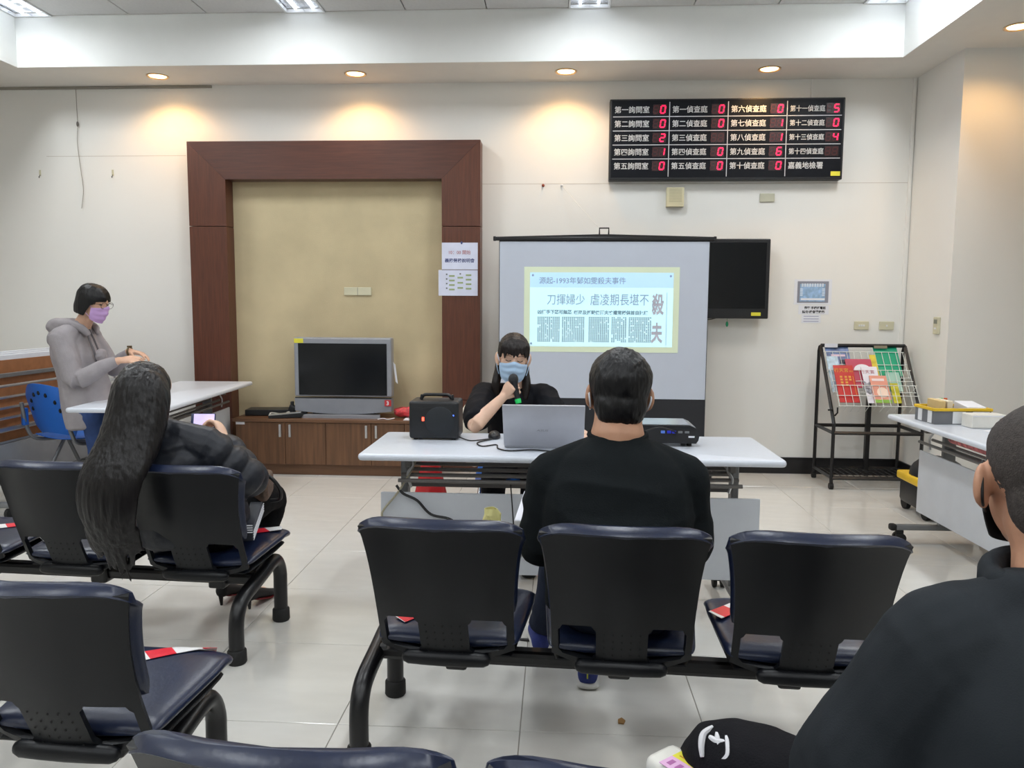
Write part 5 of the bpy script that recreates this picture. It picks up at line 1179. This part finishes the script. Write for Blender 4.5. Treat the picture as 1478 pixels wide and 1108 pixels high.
hand_shapes(b, A5['wl'], (.35, .9, -.2), (-.3, .2, .9), 1, (.4, .4, .3)); hand_shapes(b, A5['wr'], (-.35, .9, -.2), (.3, .2, .9), -1, (.4, .4, .3))
legs5 = [(V(.67, 1.20, .49), V(.335, 1.505, .475), V(.36, 1.55, .09)), (V(.85, 1.22, .49), V(.74, 1.66, .48), V(.74, 1.72, .09))]
for h_, kn, an in legs5: limb(b, [(h_, .07), (kn, .05), (an, .034)]); limb(b, [(an + V(0, -.01, -.045), .024), (an + V(-.02, .10, -.055), .018)])
fuse(b, 'body', sk5, P5, .005, 3)
b = B(); E = lambda p, r: b.ell(hc + hR @ (V(*p) * k5), V(*r) * k5, hR, u=28, v=18)
E((0, -.0155, .0335), (.0785, .0970, .0855)); E((0, -.052, -.022), (.060, .056, .066)); E((0, .016, .046), (.072, .082, .062))
fuse(b, 'buzz_cut_hair', M('shaved_hair', (66, 60, 57), .85, var=.3, vscale=160, bump=.5, bscale=420), P5, .005, 2, wrinkle(.0008, 150, amp2=.0005))
mask(P5, hc, hR, k5 * 1.03, M('black_mask', (22, 22, 25), .8), False)
for s in (-1, 1): e = B().tube(spline([hc + hR @ (V(s * .072, .035, .006) * k5), hc + hR @ (V(s * .083, -.004, .024) * k5), hc + hR @ (V(s * .087, -.026, -.004) * k5), hc + hR @ (V(s * .084, -.022, -.036) * k5), hc + hR @ (V(s * .064, .045, -.062) * k5)], 6), .0022, 6).make('mask_loop', m_black, None, True); part(e, P5)
m_jack = cloth('black_jacket', (42, 46, 50), .75, bump=.12, bs=420)
b = B()
etube(b, [((.765, 1.13, .44), .235, .185), ((.77, 1.12, .60), .235, .180), ((.772, 1.13, .76), .232, .160), ((.768, 1.155, .875), .20, .125), ((.763, 1.175, .945), .115, .09), ((.762, 1.185, .972), .088, .078)], (1, -.12, 0), cap=.1)
for q in 'rl': limb(b, [(V(.765 + (.07 if q == 'r' else -.07), 1.17, .928), .062), (A5['s' + q].lerp(V(.765, 1.17, .93), .4) + V(0, 0, .008), .085), (A5['s' + q], .096)])
for s in 'rl': limb(b, [(A5['s' + s] + V(0, 0, -.005), .096), (A5['s' + s].lerp(A5['e' + s], .5), .092), (A5['e' + s], .086), (A5['e' + s].lerp(A5['w' + s], .6), .066), (A5['e' + s].lerp(A5['w' + s], .95), .048)], cap=.5)
fuse(b, 'jacket', m_jack, P5, .007, 5, wrinkle(.016, 4.5, (1, 1, .8), .003, 11))
b = B(); etube(b, [(V(.762, 1.183, .958) + V(.100 * math.cos(a * PI / 10), .090 * math.sin(a * PI / 10), .010 * math.sin(a * PI / 10)), .030, .018) for a in range(-2, 23)], (0, 0, 1), 10, 1); fuse(b, 'collar', m_jack, P5, .006, 3, wrinkle(.004, 12))
m_track = cloth('black_track_pants', (24, 24, 28), .75)
b = B()
etube(b, [((.76, 1.13, .49), .20, .13), ((.76, 1.24, .49), .20, .12)], (1, 0, 0))
for h_, kn, an in legs5: limb(b, [(h_, .105), (h_.lerp(kn, .5), .094), (kn, .078), (kn.lerp(an, .5), .068), (an + V(0, 0, .02), .058)], cap=.6)
fuse(b, 'track_pants', m_track, P5, .007, 4, wrinkle(.004, 8, seed=2))
for h_, kn, an in legs5: shoe(P5, (an.x, an.y - .05, 0), (an.x - .04, an.y + .21, 0), m_rubber, m_white)

hip, kn = legs5[0][0], legs5[0][1]
def leg_pt(t_, a_, r=.0, lift=.004):
    d_ = (kn - hip).normalized(); up_ = (V(0, 0, 1) - d_ * d_.z).normalized(); sd = d_.cross(up_); rr = .105 + (.078 - .105) * t_ + lift
    return hip.lerp(kn, t_) + (up_ * math.cos(a_) + sd * math.sin(a_)) * rr
SGN = 1 if (kn - hip).cross(V(0, 0, 1)).y < 0 else -1
part(B().sheet(lambda u, v: leg_pt(.30 + .42 * u * (1 - .25 * v), SGN * (.75 + .75 * v + .25 * (1 - u))), 12, 8, .002).make('grey_patch', M('grey_melange', (92, 96, 102), .9, var=.4, vscale=220), None, True), P5)
wl2 = M('white_print', (226, 226, 230), .6)
for pts_ in ([(1.0, .35), (1.02, .6), (1.01, .85), (.99, 1.1)], [(.93, .42), (.90, .62), (.88, .85), (.90, 1.0)], [(.99, .62), (.95, .66), (.91, .60)], [(.97, .45), (.95, .60), (.93, .75)]):
    part(B().tube(spline([leg_pt(t_, SGN * a_, lift=.006) for t_, a_ in pts_], 5), [.004 + .003 * math.sin(PI * q / (5 * (len(pts_) - 1))) for q in range(5 * (len(pts_) - 1) + 1)], 8).make('logo_mark', wl2, None, True), P5)
bpy.data.scenes.remove(TMP)
